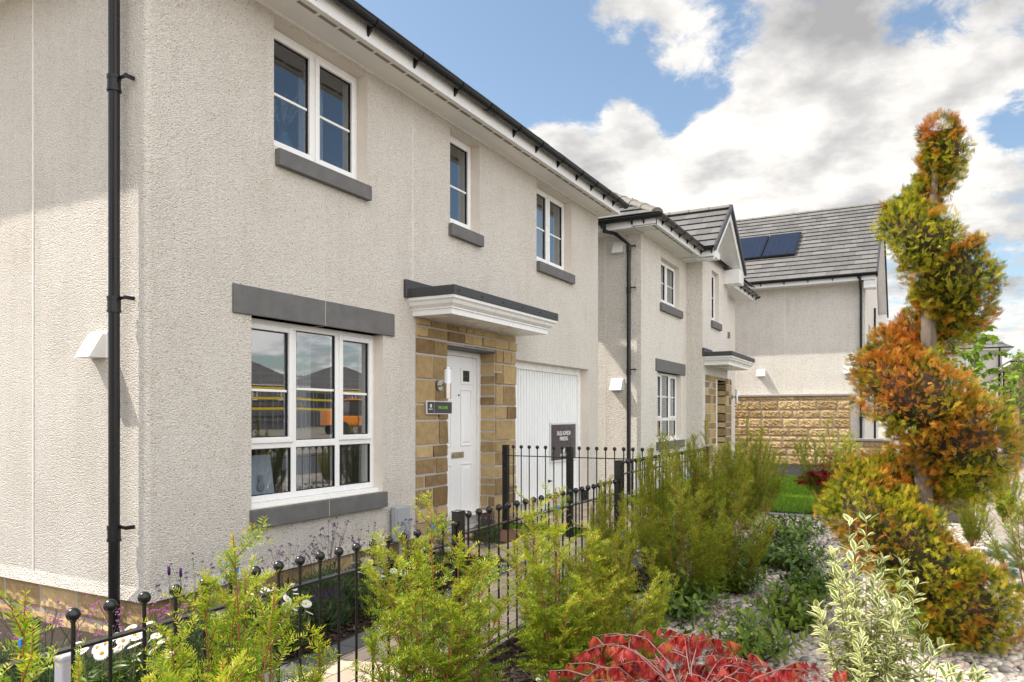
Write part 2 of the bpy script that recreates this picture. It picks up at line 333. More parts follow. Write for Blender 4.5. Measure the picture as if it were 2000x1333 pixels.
# ---------------------------------------------------------------- building helpers
def mapY(y0):                      # wall facing -y : (s, z, d) -> world, d goes into the house
    return lambda s, z, d: (s, y0+d, z)
def mapX(x0):                      # wall facing -x
    return lambda s, z, d: (x0+d, s, z)
def mbox(mb, mp, s0, s1, z0, z1, d0, d1, tint=.5):
    v = [mp(s, z, d) for d in (d0, d1) for (s, z) in ((s0, z0), (s1, z0), (s1, z1), (s0, z1))]
    mb.add(v, [(0,1,2,3),(7,6,5,4),(0,4,5,1),(1,5,6,2),(2,6,7,3),(3,7,4,0)], tint)
def wall(mb, rv, mp, s0, s1, z0, z1, holes, rd=.30, back=True):
    ss = sorted({s0, s1}|{h[0] for h in holes}|{h[1] for h in holes})
    zs = sorted({z0, z1}|{h[2] for h in holes}|{h[3] for h in holes})
    for a, b in zip(ss, ss[1:]):
        for c, d in zip(zs, zs[1:]):
            m = ((a+b)/2, (c+d)/2)
            if any(h[0] < m[0] < h[1] and h[2] < m[1] < h[3] for h in holes): continue
            mb.quad(mp(a, c, 0), mp(b, c, 0), mp(b, d, 0), mp(a, d, 0))
            if back: mb.quad(mp(a, c, rd), mp(a, d, rd), mp(b, d, rd), mp(b, c, rd))
    for h in holes:
        a, b, c, d = h; top_rv = rv; rv = MB(); top_rv.parts.append(rv)
        rv.quad(mp(a, c, 0), mp(a, d, 0), mp(a, d, rd), mp(a, c, rd)); rv.quad(mp(b, c, 0), mp(b, c, rd), mp(b, d, rd), mp(b, d, 0))
        rv.quad(mp(a, d, 0), mp(b, d, 0), mp(b, d, rd), mp(a, d, rd)); rv.quad(mp(a, c, 0), mp(a, c, rd), mp(b, c, rd), mp(b, c, 0)); rv = top_rv
class RV:
    def __init__(s): s.parts = []
    def build(s, name, mat, parent):
        for p in s.parts: p.build('window_reveal', mat, parent)
def window(parent, mp, s0, s1, z0, z1, d0, cells, bars=(), subsill=True, glass='glass', fr=.052):
    """cells = [(s0,s1,z0,z1,opening?,bar?)] in fractions of the window"""
    mb = MB(); zb = z0+(.035 if subsill else 0)
    W, H = s1-s0, z1-zb
    mbox(mb, mp, s0, s0+fr, zb, z1, d0, d0+.07); mbox(mb, mp, s1-fr, s1, zb, z1, d0, d0+.07)
    mbox(mb, mp, s0+fr, s1-fr, z1-fr, z1, d0+.001, d0+.069); mbox(mb, mp, s0+fr, s1-fr, zb, zb+fr, d0+.001, d0+.069)
    us = sorted({c[0] for c in cells}|{c[1] for c in cells}); vs = sorted({c[2] for c in cells}|{c[3] for c in cells})
    for u in us[1:-1]:
        mbox(mb, mp, s0+u*W-.03, s0+u*W+.03, zb+fr, z1-fr, d0+.002, d0+.066)
    for v in vs[1:-1]:
        mbox(mb, mp, s0+fr, s1-fr, zb+v*H-.03, zb+v*H+.03, d0+.0035, d0+.064)
    f = mb.build('window', M['upvc'], parent, bevel=.004)
    if subsill:
        sb = MB(); v = [(s0-.02, d0-.055), (s1+.02, d0-.055)]
        mbox(sb, mp, s0-.0, s1+.0, z0-.004, z0+.034, d0-.06, d0+.03); sb.build('window_board', M['upvc'], f, bevel=.005)
    for (a, b, c, d, op, bar) in cells:
        x0 = s0+a*W+(fr if a == 0 else .03); x1 = s0+b*W-(fr if b == 1 else .03)
        y0 = zb+c*H+(fr if c == 0 else .03); y1 = zb+d*H-(fr if d == 1 else .03)
        t = .012
        if op:
            cb = MB(); w = .048; e = .016; X0, X1, Y0, Y1 = x0-e, x1+e, y0-e, y1+e
            mbox(cb, mp, X0, X0+w, Y0, Y1, d0-.014, d0+.05); mbox(cb, mp, X1-w, X1, Y0, Y1, d0-.014, d0+.05)
            mbox(cb, mp, X0+w, X1-w, Y1-w, Y1, d0-.0135, d0+.05); mbox(cb, mp, X0+w, X1-w, Y0, Y0+w, d0-.0135, d0+.05)
            cb.build('casement', M['upvc'], f, bevel=.006)
            gk = MB(); g0, g1, h0, h1 = X0+w, X1-w, Y0+w, Y1-w
            x0, x1, y0, y1 = g0, g1, h0, h1
        gb = MB(); q = .007
        mbox(gb, mp, x0, x0+q, y0, y1, d0+.008, d0+.03); mbox(gb, mp, x1-q, x1, y0, y1, d0+.008, d0+.03)
        mbox(gb, mp, x0+q, x1-q, y1-q, y1, d0+.009, d0+.03); mbox(gb, mp, x0+q, x1-q, y0, y0+q, d0+.009, d0+.03)
        gb.build('gasket', M['black'], f)
        pb = MB(); pb.quad(mp(x0, y0, d0+.022), mp(x1, y0, d0+.022), mp(x1, y1, d0+.022), mp(x0, y1, d0+.022)); pb.build('pane', M[glass], f)
        if bar:
            zz = y0+(y1-y0)*bar; bb = MB(); mbox(bb, mp, x0+q, x1-q, zz-.010, zz+.010, d0+.014, d0+.034); bb.build('glazing_bar', M['upvc'], f)
    return f
def gutter_mesh(p0, p1, out, r=.058, th=.004):
    """half round gutter between two points (centre line of the rim)"""
    p0, p1, out = Vector(p0), Vector(p1), Vector(out).normalized(); up = Vector((0, 0, 1)); mb = MB(); n = 14; vs = []
    for p in (p0, p1):
        for rr in (r, r-th):
            for k in range(n+1):
                a = math.pi+math.pi*k/n
                vs.append(p+out*math.cos(a)*rr+up*math.sin(a)*rr)
    m = n+1; fs = []
    for k in range(n):
        fs += [(k, k+1, 2*m+k+1, 2*m+k), (m+k, 3*m+k, 3*m+k+1, m+k+1), (k, m+k, m+k+1, k+1), (2*m+k, 2*m+k+1, 3*m+k+1, 3*m+k)]
    fs += [(0, 2*m, 3*m, m), (n, m+n, 3*m+n, 2*m+n)]
    mb.add(vs, fs); return mb
def gutter(parent, p0, p1, out, brackets, joints=(), r=.058, caps=True):
    g = gutter_mesh(p0, p1, out, r)
    p0, p1, out = Vector(p0), Vector(p1), Vector(out).normalized(); d = (p1-p0); L = d.length; d.normalize()
    rim = p0+out*r; g.tube([rim, rim+d*L], .0045, 6)
    if caps:
        for e in (p0, p1):
            g.prism([e+out*math.cos(math.pi+math.pi*k/12)*r+Vector((0, 0, math.sin(math.pi+math.pi*k/12)*r)) for k in range(13)], d*.006)
    go = g.build('gutter', M['black'], parent, smooth=True)
    for t in brackets:
        c = p0+d*t; mb = MB(); n = 10
        arc = [c+out*math.cos(math.pi+math.pi*k/n)*(r+.005)+Vector((0, 0, math.sin(math.pi+math.pi*k/n)*(r+.005))) for k in range(n+1)]
        poly = [c+out*(-r-.012)+Vector((0, 0, .0)), c+out*(-r-.012)+Vector((0, 0, -r-.060))]+[a for a in arc if (a-c).dot(out) > -.02]
        mb.prism([p-d*.012 for p in poly], d*.024)
        mb.prism([c+out*math.cos(math.pi+math.pi*k/n)*(r+.008)+Vector((0, 0, math.sin(math.pi+math.pi*k/n)*(r+.008)))-d*.018 for k in range(n+1)], d*.036)
        mb.build('gutter_bracket', M['black'], parent)
    for t in joints:
        mb = MB()
        for o in (-.07, -.025, .025, .07):
            mb.v and None
            c = p0+d*(t+o); n = 12
            mb.prism([c+out*math.cos(math.pi+math.pi*k/n)*(r+.011)+Vector((0, 0, math.sin(math.pi+math.pi*k/n)*(r+.011)+.004))-d*.012 for k in range(n+1)], d*.024)
        mb.prism([p0+d*(t-.09)+out*math.cos(math.pi+math.pi*k/12)*(r+.007)+Vector((0, 0, math.sin(math.pi+math.pi*k/12)*(r+.007))) for k in range(13)], d*.18)
        mb.build('gutter_joint', M['black'], parent)
    return go
def tile_roof(parent, E0, E1, U, Ls, ext, mat='tile', tw=.30, tc=.30, name='roof_tiles'):
    E0, E1, U = Vector(E0), Vector(E1), Vector(U).normalized(); A = (E1-E0); W = A.length; A.normalize(); Nn = A.cross(U).normalized()
    if Nn.z < 0: Nn = -Nn
    mb = MB(); rr = random.Random(3); nc = int(math.ceil(Ls/tc))
    for j in range(nc):
        t0, t1 = j*tc, min(Ls, (j+1)*tc+.03); l0, r0 = ext(t0); l1, r1 = ext(min(Ls, t1))
        off = (j % 2)*tw/2
        k0 = int(math.floor((min(l0, l1)-off)/tw)); k1 = int(math.ceil((max(r0, r1)-off)/tw))
        for k in range(k0, k1):
            a, b = k*tw+off+.002, (k+1)*tw+off-.002
            la0, lb0 = max(a, l0), min(b, r0); la1, lb1 = max(a, l1), min(b, r1)
            if lb0-la0 < .01 and lb1-la1 < .01: continue
            lb0 = max(lb0, la0+.001); lb1 = max(lb1, la1+.001)
            h = .046+rr.uniform(-.002, .002); ti = rr.random()
            P = lambda s, t, n: E0+A*s+U*t+Nn*n
            v = [P(la0, t0, h), P(lb0, t0, h), P(lb1, t1, .014), P(la1, t1, .014), P(la0, t0, h-.014), P(lb0, t0, h-.014), P(lb1, t1, -.008), P(la1, t1, -.008)]
            mb.add(v, [(0,1,2,3),(4,5,1,0),(5,6,2,1),(7,4,0,3)], ti)
    sh = MB(); l0, r0 = ext(0); l1, r1 = ext(Ls)
    P = lambda s, t, n: E0+A*s+U*t+Nn*n
    ro = mb.build(name, M[mat], parent, tint=True)
    sh.quad(P(l0, 0, -.004), P(r0, 0, -.004), P(r1, Ls, -.004), P(l1, Ls, -.004)); sh.build('roof_felt', M['lead'], ro)
    return ro
def ridge_line(parent, a, b, r=.11, seg=.44, mat='ridge'):
    a, b = Vector(a), Vector(b); d = b-a; L = d.length; d.normalize(); mb = MB(); n = max(1, int(L/seg)); side = d.cross(Vector((0, 0, 1))).normalized(); up = side.cross(d)
    for i in range(n):
        p, q = a+d*(L*i/n), a+d*(L*(i+1)/n+.02)
        arc = [math.pi*k/8 for k in range(9)]
        f = lambda c, rr: [c+side*math.cos(t)*rr+up*(math.sin(t)*rr*.75-.05) for t in arc]
        vs = f(p, r*1.04)+f(q, r*.97); mb.add(vs, [(k, k+1, k+10, k+9) for k in range(8)]+[tuple(range(9))])
        c = p+d*.01; vs = f(c, r*1.10)+f(c+d*.035, r*1.10); mb.add(vs, [(k, k+1, k+10, k+9) for k in range(8)]+[tuple(range(9)), tuple(range(17, 8, -1))])
    return mb.build('ridge_tiles', M[mat], parent, smooth=True)
def stones(mp, rects, z0, seed, rock=False, hs=(.10, .16, .22, .13, .28, .18), ws=(.18, .42), joint=.012, d=-.0, prot=.02):
    """rects = [(s0,s1,z0,z1)] all coursed together from z0"""
    mb = MB(); rr = random.Random(seed); zt = max(r[3] for r in rects); z = z0; cs = []; i = 0
    while z < zt-.02:
        h = rr.choice(hs); 
        if z+h > zt-.06: h = zt-z
        cs.append((z, z+h)); z += h
    for (a, b) in cs:
        for (s0, s1, q0, q1) in rects:
            lo, hi = max(a, q0), min(b, q1)
            if hi-lo < .03: continue
            s = s0; W = s1-s0
            while s < s1-.01:
                w = rr.uniform(*ws)*(1.25 if hi-lo > .15 else 1)
                if s+w > s1-.10: w = s1-s
                sub = [(lo, hi)]
                if hi-lo > .2 and w < .26 and rr.random() < .5: m_ = lo+(hi-lo)*rr.choice((.45, .6)); sub = [(lo, m_), (m_, hi)]
                for (c0, c1) in sub:
                    j = joint/2; x0, x1, y0, y1 = s+j, s+w-j, c0+j, c1-j; ti = rr.random()
                    if s <= s0+1e-6: x0 = s0
                    if s+w >= s1-1e-6: x1 = s1
                    if rock:
                        nx, ny = max(3, int((x1-x0)/.035)), max(3, int((y1-y0)/.035)); vs = []; fs = []
                        for iy in range(ny+1):
                            for ix in range(nx+1):
                                e = ix in (0, nx) or iy in (0, ny)
                                dd = d+.004 if e else d-prot*rr.uniform(.3, 1.3)
                                jx = 0 if ix in (0, nx) else rr.uniform(-.008, .008)
                                vs.append(mp(x0+(x1-x0)*ix/nx+jx, y0+(y1-y0)*iy/ny+(0 if iy in (0, ny) else rr.uniform(-.006, .006)), dd))
                        for iy in range(ny):
                            for ix in range(nx):
                                k = iy*(nx+1)+ix; fs.append((k, k+1, k+nx+2, k+nx+1))
                        b0 = len(vs)
                        vs += [mp(x0, y0, d+.03), mp(x1, y0, d+.03), mp(x1, y1, d+.03), mp(x0, y1, d+.03)]
                        c_ = [0, nx, ny*(nx+1)+nx, ny*(nx+1)]
                        mb.add(vs, fs, ti)
                    else:
                        e = .006; p = prot*rr.uniform(.4, 1.15); k = [rr.uniform(-.006, .006) for _ in range(4)]; x0 += rr.uniform(0, .004); x1 -= rr.uniform(0, .004); y0 += rr.uniform(0, .004); y1 -= rr.uniform(0, .004)
                        vs = [mp(x0, y0, d+.012), mp(x1, y0, d+.012), mp(x1, y1, d+.012), mp(x0, y1, d+.012),
                              mp(x0+e, y0+e, d-p+k[0]), mp(x1-e, y0+e, d-p+k[1]), mp(x1-e, y1-e, d-p+k[2]), mp(x0+e, y1-e, d-p+k[3])]
                        mb.add(vs, [(4,5,6,7),(0,1,5,4),(1,2,6,5),(2,3,7,6),(3,0,4,7)], ti)
                s += w
    return mb
def downpipe(parent, pts, clips, r=.034, wallax=(1, 0, 0), arm=(0, -1, 0)):
    mb = MB(); mb.tube(pts, r, 14); 
    for c in clips:
        mb.tube([(c[0], c[1], c[2]-.09), (c[0], c[1], c[2]-.01)], r+.006, 14)
        mb.tube([(c[0], c[1], c[2]-.095), (c[0], c[1], c[2]-.08)], r+.010, 14)
    p = mb.build('downpipe', M['black'], parent, smooth=True)
    w, a = Vector(wallax), Vector(arm)
    for c in clips:
        c = Vector(c); cb = MB(); cb.tube([c+Vector((0, 0, -.012)), c+Vector((0, 0, .012))], r+.009, 14)
        cb.obox(c+a*(r+.035)+w*.02, a*.035, w*.006, Vector((0, 0, .010)))
        cb.obox(c+a*(r+.066)+w*.04, a*.008, w*.035, Vector((0, 0, .012)))
        cb.build('pipe_clip', M['black'], p, smooth=True)
    return p
def cast_block(parent, name, mp, s0, s1, z0, z1, proud, mat='stone_cast', split=None, deep=.12, slope=0):
    mb = MB(); cuts = [s0]+([split] if split else [])+[s1]
    for a, b in zip(cuts, cuts[1:]):
        g = .0035 if split else 0
        mbox(mb, mp, a+(g if a != s0 else 0), b-(g if b != s1 else 0), z0, z1, -proud, deep)
    o = mb.build(name, M[mat], parent, bevel=.006)
    if split:
        jb = MB(); mbox(jb, mp, split-.0035, split+.0035, z0+.004, z1-.004, -proud+.003, deep-.01); jb.build('mortar_joint', M['mortar'], o)
    return o
def vent_cover(parent, c, mp, w=.17, h=.17, pr=.13):
    s, z = c; mb = MB(); mbox(mb, mp, s-w/2-.012, s+w/2+.012, z-h/2-.0, z+h/2+.012, -.008, .01)
    v = [mp(s-w/2, z+h/2, 0), mp(s+w/2, z+h/2, 0), mp(s+w/2, z-h/2, 0), mp(s-w/2, z-h/2, 0), mp(s-w/2, z+h/2, -.03), mp(s+w/2, z+h/2, -.03), mp(s+w/2, z-h/2, -pr), mp(s-w/2, z-h/2, -pr)]
    mb.add(v, [(4,5,6,7),(0,1,5,4),(1,2,6,5),(3,0,4,7),(2,3,7,6)])
    return mb.build('vent_cover', M['white'], parent, bevel=.003)
def text(name, s, size, loc, rot, mat, parent=None, ext=.0015, sx=1, align='CENTER'):
    cu = bpy.data.curves.new(name, 'FONT'); cu.body = s; cu.size = size; cu.extrude = ext; cu.offset = size*.008; cu.align_x = align; cu.align_y = 'CENTER'; cu.resolution_u = 3
    t = bpy.data.objects.new(name+'_tmp', cu); col.objects.link(t); dg = bpy.context.evaluated_depsgraph_get(); dg.update()
    me = bpy.data.meshes.new_from_object(t.evaluated_get(dg)); bpy.data.objects.remove(t)
    o = link_mesh(name, me, M[mat], parent); o.location = loc; o.rotation_euler = rot; o.scale = (sx, 1, 1); return o
def porch(parent, mp, s0, s1, ztop, proj, ov=.05, mh=.175):
    """flat roofed canopy: s0..s1 outer size, projecting by proj"""
    root = parent
    rb = MB(); mbox(rb, mp, s0, s1, ztop-.092, ztop, -proj, .0); 
    o = rb.build('porch_roof', M['lead'], root, bevel=.006)
    up = MB(); mbox(up, mp, s0-.05, s0+.7, ztop-.092, ztop+.09, -.035, .01); up.build('lead_flashing', M['lead'], root, bevel=.01)
    sc = MB(); k = int((s1-s0)/.42)
    for i in range(k+1):
        s = s0+.08+(s1-s0-.16)*i/k; c = mp(s, ztop-.05, -proj-.003)
        sc.ball(c, .008, 8, 5)
    sc.build('roof_screws', M['black'], o)
    prof = [(.015, 0), (.015, -.028), (.035, -.045), (.048, -.075), (.085, -.105), (.085, -.118), (.10, -.122), (.10, -mh)]
    z0 = ztop-.092; mb = MB(); vs = []; n = len(prof)
    for (i, z) in prof:
        vs += [mp(s0+i, z0+z, .01), mp(s0+i, z0+z, -proj+i), mp(s1-i, z0+z, -proj+i), mp(s1-i, z0+z, .01)]
    fs = []
    for k in range(n-1):
        for j in range(3): fs.append((4*k+j, 4*k+j+1, 4*k+j+5, 4*k+j+4))
    b = 4*(n-1); fs.append((b, b+1, b+2, b+3)); mb.add(vs, fs); mb.build('porch_moulding', M['upvc'], root)
def fascia_run(parent, name, a, b, out, h=.19, th=.02, ov=.37, wall_y=None, soffit=True, vents=True):
    """a,b bottom front edge of fascia; soffit goes back to the wall"""
    a, b, out = Vector(a), Vector(b), Vector(out); d = (b-a).normalized()
    mb = MB(); mb.prism([a, a+Vector((0, 0, h)), a+Vector((0, 0, h))-out*th, a-out*th], b-a); f = mb.build(name, M['upvc'], parent, bevel=.003)
    if soffit:
        sb = MB(); z = Vector((0, 0, .012)); b_s = b if out.y else b+(a-b).normalized()*ov; b_s = b_s if not out.y else b; sb.prism([a-out*(th+.0)+z, a-out*(ov+.02)+z, a-out*(ov+.02)+z*2, a-out*(th)+z*2], b_s-a); so = sb.build('soffit', M['soffit'], parent)
        bb = MB(); q = a-out*(ov-.028); bb.prism([q+z*.2, q+z*.98, q-out*.03+z*.98, q-out*.03+z*.2], b-a); bb.build('soffit_trim', M['upvc'], so)
        if vents:
            vb = MB(); L = (b-a).length; t = .05
            while t < L-.25:
                for r_ in range(3):
                    c = a+d*(t+.105)-out*(.075+.013*r_)+Vector((0, 0, .0105)); vb.obox(c, d*.10, out*.0035, Vector((0, 0, .0015)))
                t += .235
            vb.build('soffit_vent', M['ventslot'], so)
    return f
M['ventslot'] = pmat('soffit_vent_grille', (.20, .16, .12), (.26, .21, .17), .8)

# ================================================================= HOUSE 1
Y1 = 4.5; X1a = fx(286, Y1); X1b = fx(1168, Y1); ZS = EYE+3.22; ZB = .30
H1 = thing('detached_house', 'nearest cream roughcast house with buff stone doorway and white garage door', 'house', (X1a, Y1, 0), 0, None)
def reparent_fix(root):            # children were built in world space: keep them there
    for ch in root.children:
        ch.matrix_parent_inverse = Matrix.Translation(root.location).inverted()
mf = mapY(Y1); mg = mapX(X1a)
# openings ---------------------------------------------------------
A0, A1 = fx(535, Y1), fx(717, Y1); Az = zy(534, 291, Y1-.03)-.0
B0, B1 = fx(879, Y1), fx(937, Y1)
C0, C1 = fx(1048, Y1), fx(1116, Y1)
Az = zy(640, 333, Y1); Bz = zy(910, 450, Y1); Cz = zy(1082, 524, Y1)
D0, D1 = fx(491, Y1), fx(748, Y1); Dz1 = zy(456, 610, Y1-.02); Dz0 = zy(620, 978, Y1-.0)
S0, S1 = fx(810.6, Y1), fx(1005.5, Y1)             # stone surround
DO0, DO1 = fx(875, Y1-.02), fx(968, Y1-.02); DOz1 = zy(920, 680, Y1-.02); DOz0 = .19
G0, G1 = S1+.0, fx(1149, Y1); Gz1 = zy(1149, 722, Y1)
ZT = ZS+.03
wb, rv = MB(), RV()
holes = [(A0, A1, Az, ZT-.02), (B0, B1, Bz, ZT-.02), (C0, C1, Cz, ZT-.02), (D0, D1, Dz0, Dz1), (S0+.12, G1-.0, 0, 0)]
holes = [(A0, A1, Az, ZS-.035), (B0, B1, Bz, ZS-.035), (C0, C1, Cz, ZS-.035), (D0, D1, Dz0, Dz1), (DO0-.02, DO1+.02, ZB, DOz1+.02), (G0, G1, ZB, Gz1)]
cr_ = .035
wall(wb, rv, mf, X1a+cr_, X1b, ZB+.09, ZT, [(a, b, max(c, ZB+.09), d) for a, b, c, d in holes], .30)
wall(wb, rv, mg, Y1+cr_, 12.5, ZB+.09, ZT, [], .30, back=False)
for k in range(6):                                  # rounded arris
    a0, a1 = math.pi/2*k/6, math.pi/2*(k+1)/6; c = (X1a+cr_, Y1+cr_)
    p = [(c[0]-cr_*math.cos(a), c[1]-cr_*math.sin(a)) for a in (a0, a1)]
    wb.quad((*p[0], ZB+.09), (*p[1], ZB+.09), (*p[1], ZT), (*p[0], ZT))
fl = .028                                           # bellcast at the foot of the render
def foot(p, q, op, oq): wb.quad((*op, ZB), (*oq, ZB), (*q, ZB+.09), (*p, ZB+.09)); wb.quad((*op, ZB), (*p, ZB+.0), (*q, ZB+.0), (*oq, ZB))
foot((X1a+cr_, Y1), (S0, Y1), (X1a, Y1-fl), (S0, Y1-fl))
foot((X1a, 12.5), (X1a, Y1+cr_), (X1a-fl, 12.5), (X1a-fl, Y1))
foot((X1a, Y1+cr_), (X1a+cr_, Y1), (X1a-fl, Y1), (X1a, Y1-fl))
wb.quad((G1, Y1, ZB-.12), (X1b, Y1, ZB-.12), (X1b, Y1, ZB+.09), (G1, Y1, ZB+.09))
wb.quad((X1b, Y1, 0), (X1b, 12.5, 0), (X1b, 12.5, ZT), (X1b, Y1, ZT)); wb.quad((X1a, 12.5, 0), (X1b, 12.5, 0), (X1b, 12.5, ZT), (X1a, 12.5, ZT))
wb.build('wall', M['render'], H1)
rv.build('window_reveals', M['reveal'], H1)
# plinth
pb = MB(); pb.box(X1a+.03, S0, Y1+.012, Y1+.25, -.2, ZB-.002); pb.box(X1a+.022, X1a+.25, Y1+.26, 12.5, -.2, ZB-.002); pb.build('plinth_mortar', M['mortar'], H1)
stones(mapX(X1a+.02), [(Y1+.012, 12.4, -.1, ZB-.005)], -.10, 5, rock=True, hs=(.19,), ws=(.3, .45)).build('plinth', M['sand_rock'], H1, tint=True)
stones(mapY(Y1+.01), [(X1a+.022, S0, -.1, ZB-.005)], -.10, 6, hs=(.2,), ws=(.35, .45), prot=.008).build('plinth', M['sand'], H1, tint=True)
# movement beads
bd = MB(); x = fx(806, Y1); bd.box(x-.004, x+.004, Y1-.003, Y1+.002, 2.9, ZS); bd.build('render_bead', M['bead'], H1); bd = MB()
y = fy(65, X1a); bd.box(X1a-.004, X1a+.002, y-.008, y+.008, ZB+.05, ZS)
bd.build('render_bead', M['bead'], H1)
# windows
dW = .12
window(H1, mf, A0, A1, Az, ZS-.036, dW, [(0, .5, 0, 1, 1, .47), (.5, 1, 0, 1, 1, .47)], glass='glass_up')
window(H1, mf, B0, B1, Bz, ZS-.036, dW, [(0, 1, 0, 1, 1, .44)], glass='glass_up')
window(H1, mf, C0, C1, Cz, ZS-.036, dW, [(0, .5, 0, 1, 1, .47), (.5, 1, 0, 1, 1, .47)], glass='glass_up')
window(H1, mf, D0, D1, Dz0, Dz1-.0, .11, [(0, .345, .31, 1, 1, .44), (.345, .68, .31, 1, 0, .47), (.68, 1, .31, 1, 1, .44), (0, .345, 0, .31, 0, 0), (.345, .68, 0, .31, 0, 0), (.68, 1, 0, .31, 0, 0)])
def sill(h, mp, ua, ub, ytop_at, thick, y, split=None, pr=.055):
    s0, s1 = fx(ua, y-pr), fx(ub, y-pr)
    zt = ytop_at; cast_block(h, 'sill', mp, s0, s1, zt-thick, zt, pr, split=split, deep=.10)
sill(H1, mf, 547, 727, Az-.002, .135, Y1); sill(H1, mf, 884, 946, Bz-.002, .135, Y1); sill(H1, mf, 1055, 1124, Cz-.002, .135, Y1)
sill(H1, mf, 497, 758, Dz0-.002, .145, Y1, split=fx(643, Y1-.05))
cast_block(H1, 'lintel', mf, fx(457, Y1-.02), fx(771, Y1-.02), Dz1-.0, zy(457, 553, Y1-.02), .022, split=fx(636, Y1-.02))
# rooms behind the glass
rb = MB()
def room(x0, x1, y0, y1, z0, z1):
    rb.quad((x0, y1, z0), (x1, y1, z0), (x1, y1, z1), (x0, y1, z1)); rb.quad((x0, y0, z0), (x0, y1, z0), (x0, y1, z1), (x0, y0, z1)); rb.quad((x1, y0, z0), (x1, y1, z0), (x1, y1, z1), (x1, y0, z1))
    rb.quad((x0, y0, z1), (x1, y0, z1), (x1, y1, z1), (x0, y1, z1))
room(X1a+.2, 6.0, 4.8, 8.5, .3, 2.55); room(X1a+.2, 6.2, 4.8, 8.5, 2.8, ZS); room(6.3, 8.2, 4.8, 7.5, 2.8, ZS); room(8.3, 11.0, 4.8, 8.5, 2.8, ZS)
ro = rb.build('room_walls', M['room'], H1)
for (a, b, z) in ((X1a+.2, 6.0, .3), (X1a+.2, 6.2, 2.8), (6.3, 8.2, 2.8), (8.3, 11, 2.8)):
    fb = MB(); fb.quad((a, 4.8, z), (b, 4.8, z), (b, 8.5, z), (a, 8.5, z)); fb.build('room_floor', M['roomfloor'], H1)
def curtain(parent, x0, x1, y, z0, z1, name='curtain'):
    mb = MB(); n = 36; P = []
    for i in range(n+1): x = x0+(x1-x0)*i/n; P.append((x, y+.025*math.sin(i*1.15), 0))
    for a, b in zip(P, P[1:]): mb.quad((a[0], a[1], z0), (b[0], b[1], z0), (b[0], b[1], z1), (a[0], a[1], z1))
    return mb.build(name, M['curtain'], parent, smooth='all')
curtain(H1, D0+.9, D0+1.15, 5.0, .5, 2.3); curtain(H1, A1-.42, A1-.12, 4.95, 3.0, ZS-.1); curtain(H1, C1-.35, C1-.1, 4.95, 3.0, ZS-.1)
bb = MB()
for k in range(20): z = ZS-.10-k*.075; bb.box(B0+.06, B1-.06, 4.92, 4.945, z-.028, z)
bb.build('window_blind', M['curtain'], H1)
# roof
ov = .37; ef = Y1-ov; ex = X1a-ov; zr = ZS+.17
fascia_run(H1, 'fascia', (ex, ef, ZS), (X1b, ef, ZS), (0, -1, 0)); fascia_run(H1, 'fascia', (ex, 12.8, ZS), (ex, ef, ZS), (-1, 0, 0))
eb = MB(); eb.box(X1b, X1b+.02, ef, Y1+.1, ZS-.0, ZS+.19); eb.build('fascia_end', M['upvc'], H1)
brk = [fx(u, ef-.065)-ex for u in (640, 740, 828, 905, 1017, 1060, 1101, 1137, 1165, 1189, 1207)]
brk = [b for b in brk] + [.5, 1.15]
gutter(H1, (ex-.07, ef-.065, ZS+.155), (X1b+.10, ef-.065, ZS+.155), (0, -1, 0), brk, joints=(fx(966, ef-.065)-ex,))
gutter(H1, (ex-.065, 12.8, ZS+.155), (ex-.065, ef-.07, ZS+.155), (-1, 0, 0), [.6+.9*k for k in range(9)])
tn = .62; hw = 4.4
sl = math.hypot(1, tn); Lr = hw*sl
W1 = X1b-ex
def up(dx, dy, t=tn): return Vector((dx, dy, t)).normalized()
tile_roof(H1, (ex-.05, ef-.05, zr), (X1b, ef-.05, zr), up(0, 1), Lr, lambda t: (t/sl, W1+.05-t/sl*0))
tile_roof(H1, (ex-.05, 12.85, zr), (ex-.05, ef-.05, zr), up(1, 0), Lr, lambda t: (t/sl, 8.77-t/sl))
ridge_line(H1, (ex-.05, ef-.05, zr+.07), (ex-.05+hw, ef-.05+hw, zr+hw*tn+.07)); ridge_line(H1, (ex+hw, ef+hw, zr+hw*tn+.05), (X1b, ef+hw, zr+hw*tn+.05))
# downpipe on the gable wall
px = X1a-.085; py = fy(223, px)
downpipe(H1, [(px, py, -.05), (px, py, ZS-.12), (px-.16, py, ZS-.02), (ex-.06, py, ZS+.03), (ex-.06, py, ZS+.11)], [(px, py, zx(223, v, px)) for v in (152, 583, 1030)], r=.036)
yv, zv = fy(186, X1a-.03), zx(186, 676, X1a-.03)
vent_cover(H1, (yv, zv), mg)
# stone doorway
sp = stones(mf, [(S0, DO0, .12, 2.56), (DO0, DO1, DOz1, 2.56), (DO1, S1, .12, 2.56)], .12, 21, hs=(.12, .17, .22, .14, .26), ws=(.14, .34), d=-.0, prot=.028)
so = sp.build('stone_surround', M['sand'], H1, tint=True)
mbk = MB(); mbk.box(S0+.002, DO0, Y1-.006, Y1+.22, .05, 2.56); mbk.box(DO1, S1-.002, Y1-.006, Y1+.22, .05, 2.56); mbk.box(DO0, DO1, Y1-.006, Y1+.22, DOz1, 2.56); mbk.build('mortar_bed', M['mortar'], so)
stones(mapX(DO1), [(Y1-.01, Y1+.215, .16, DOz1)], .12, 21, hs=(.12, .17, .22, .14, .26), ws=(.10, .2), d=0, prot=.010).build('stone_reveal', M['sand'], so, tint=True)
hb = MB(); hb.box(DO0, DO1, Y1-.012, Y1+.2, DOz1-.022, DOz1-.002); hb.build('steel_lintel', M['lead'], so)
porch(H1, mf, fx(794, Y1), 8.43, EYE+1.28, .575)
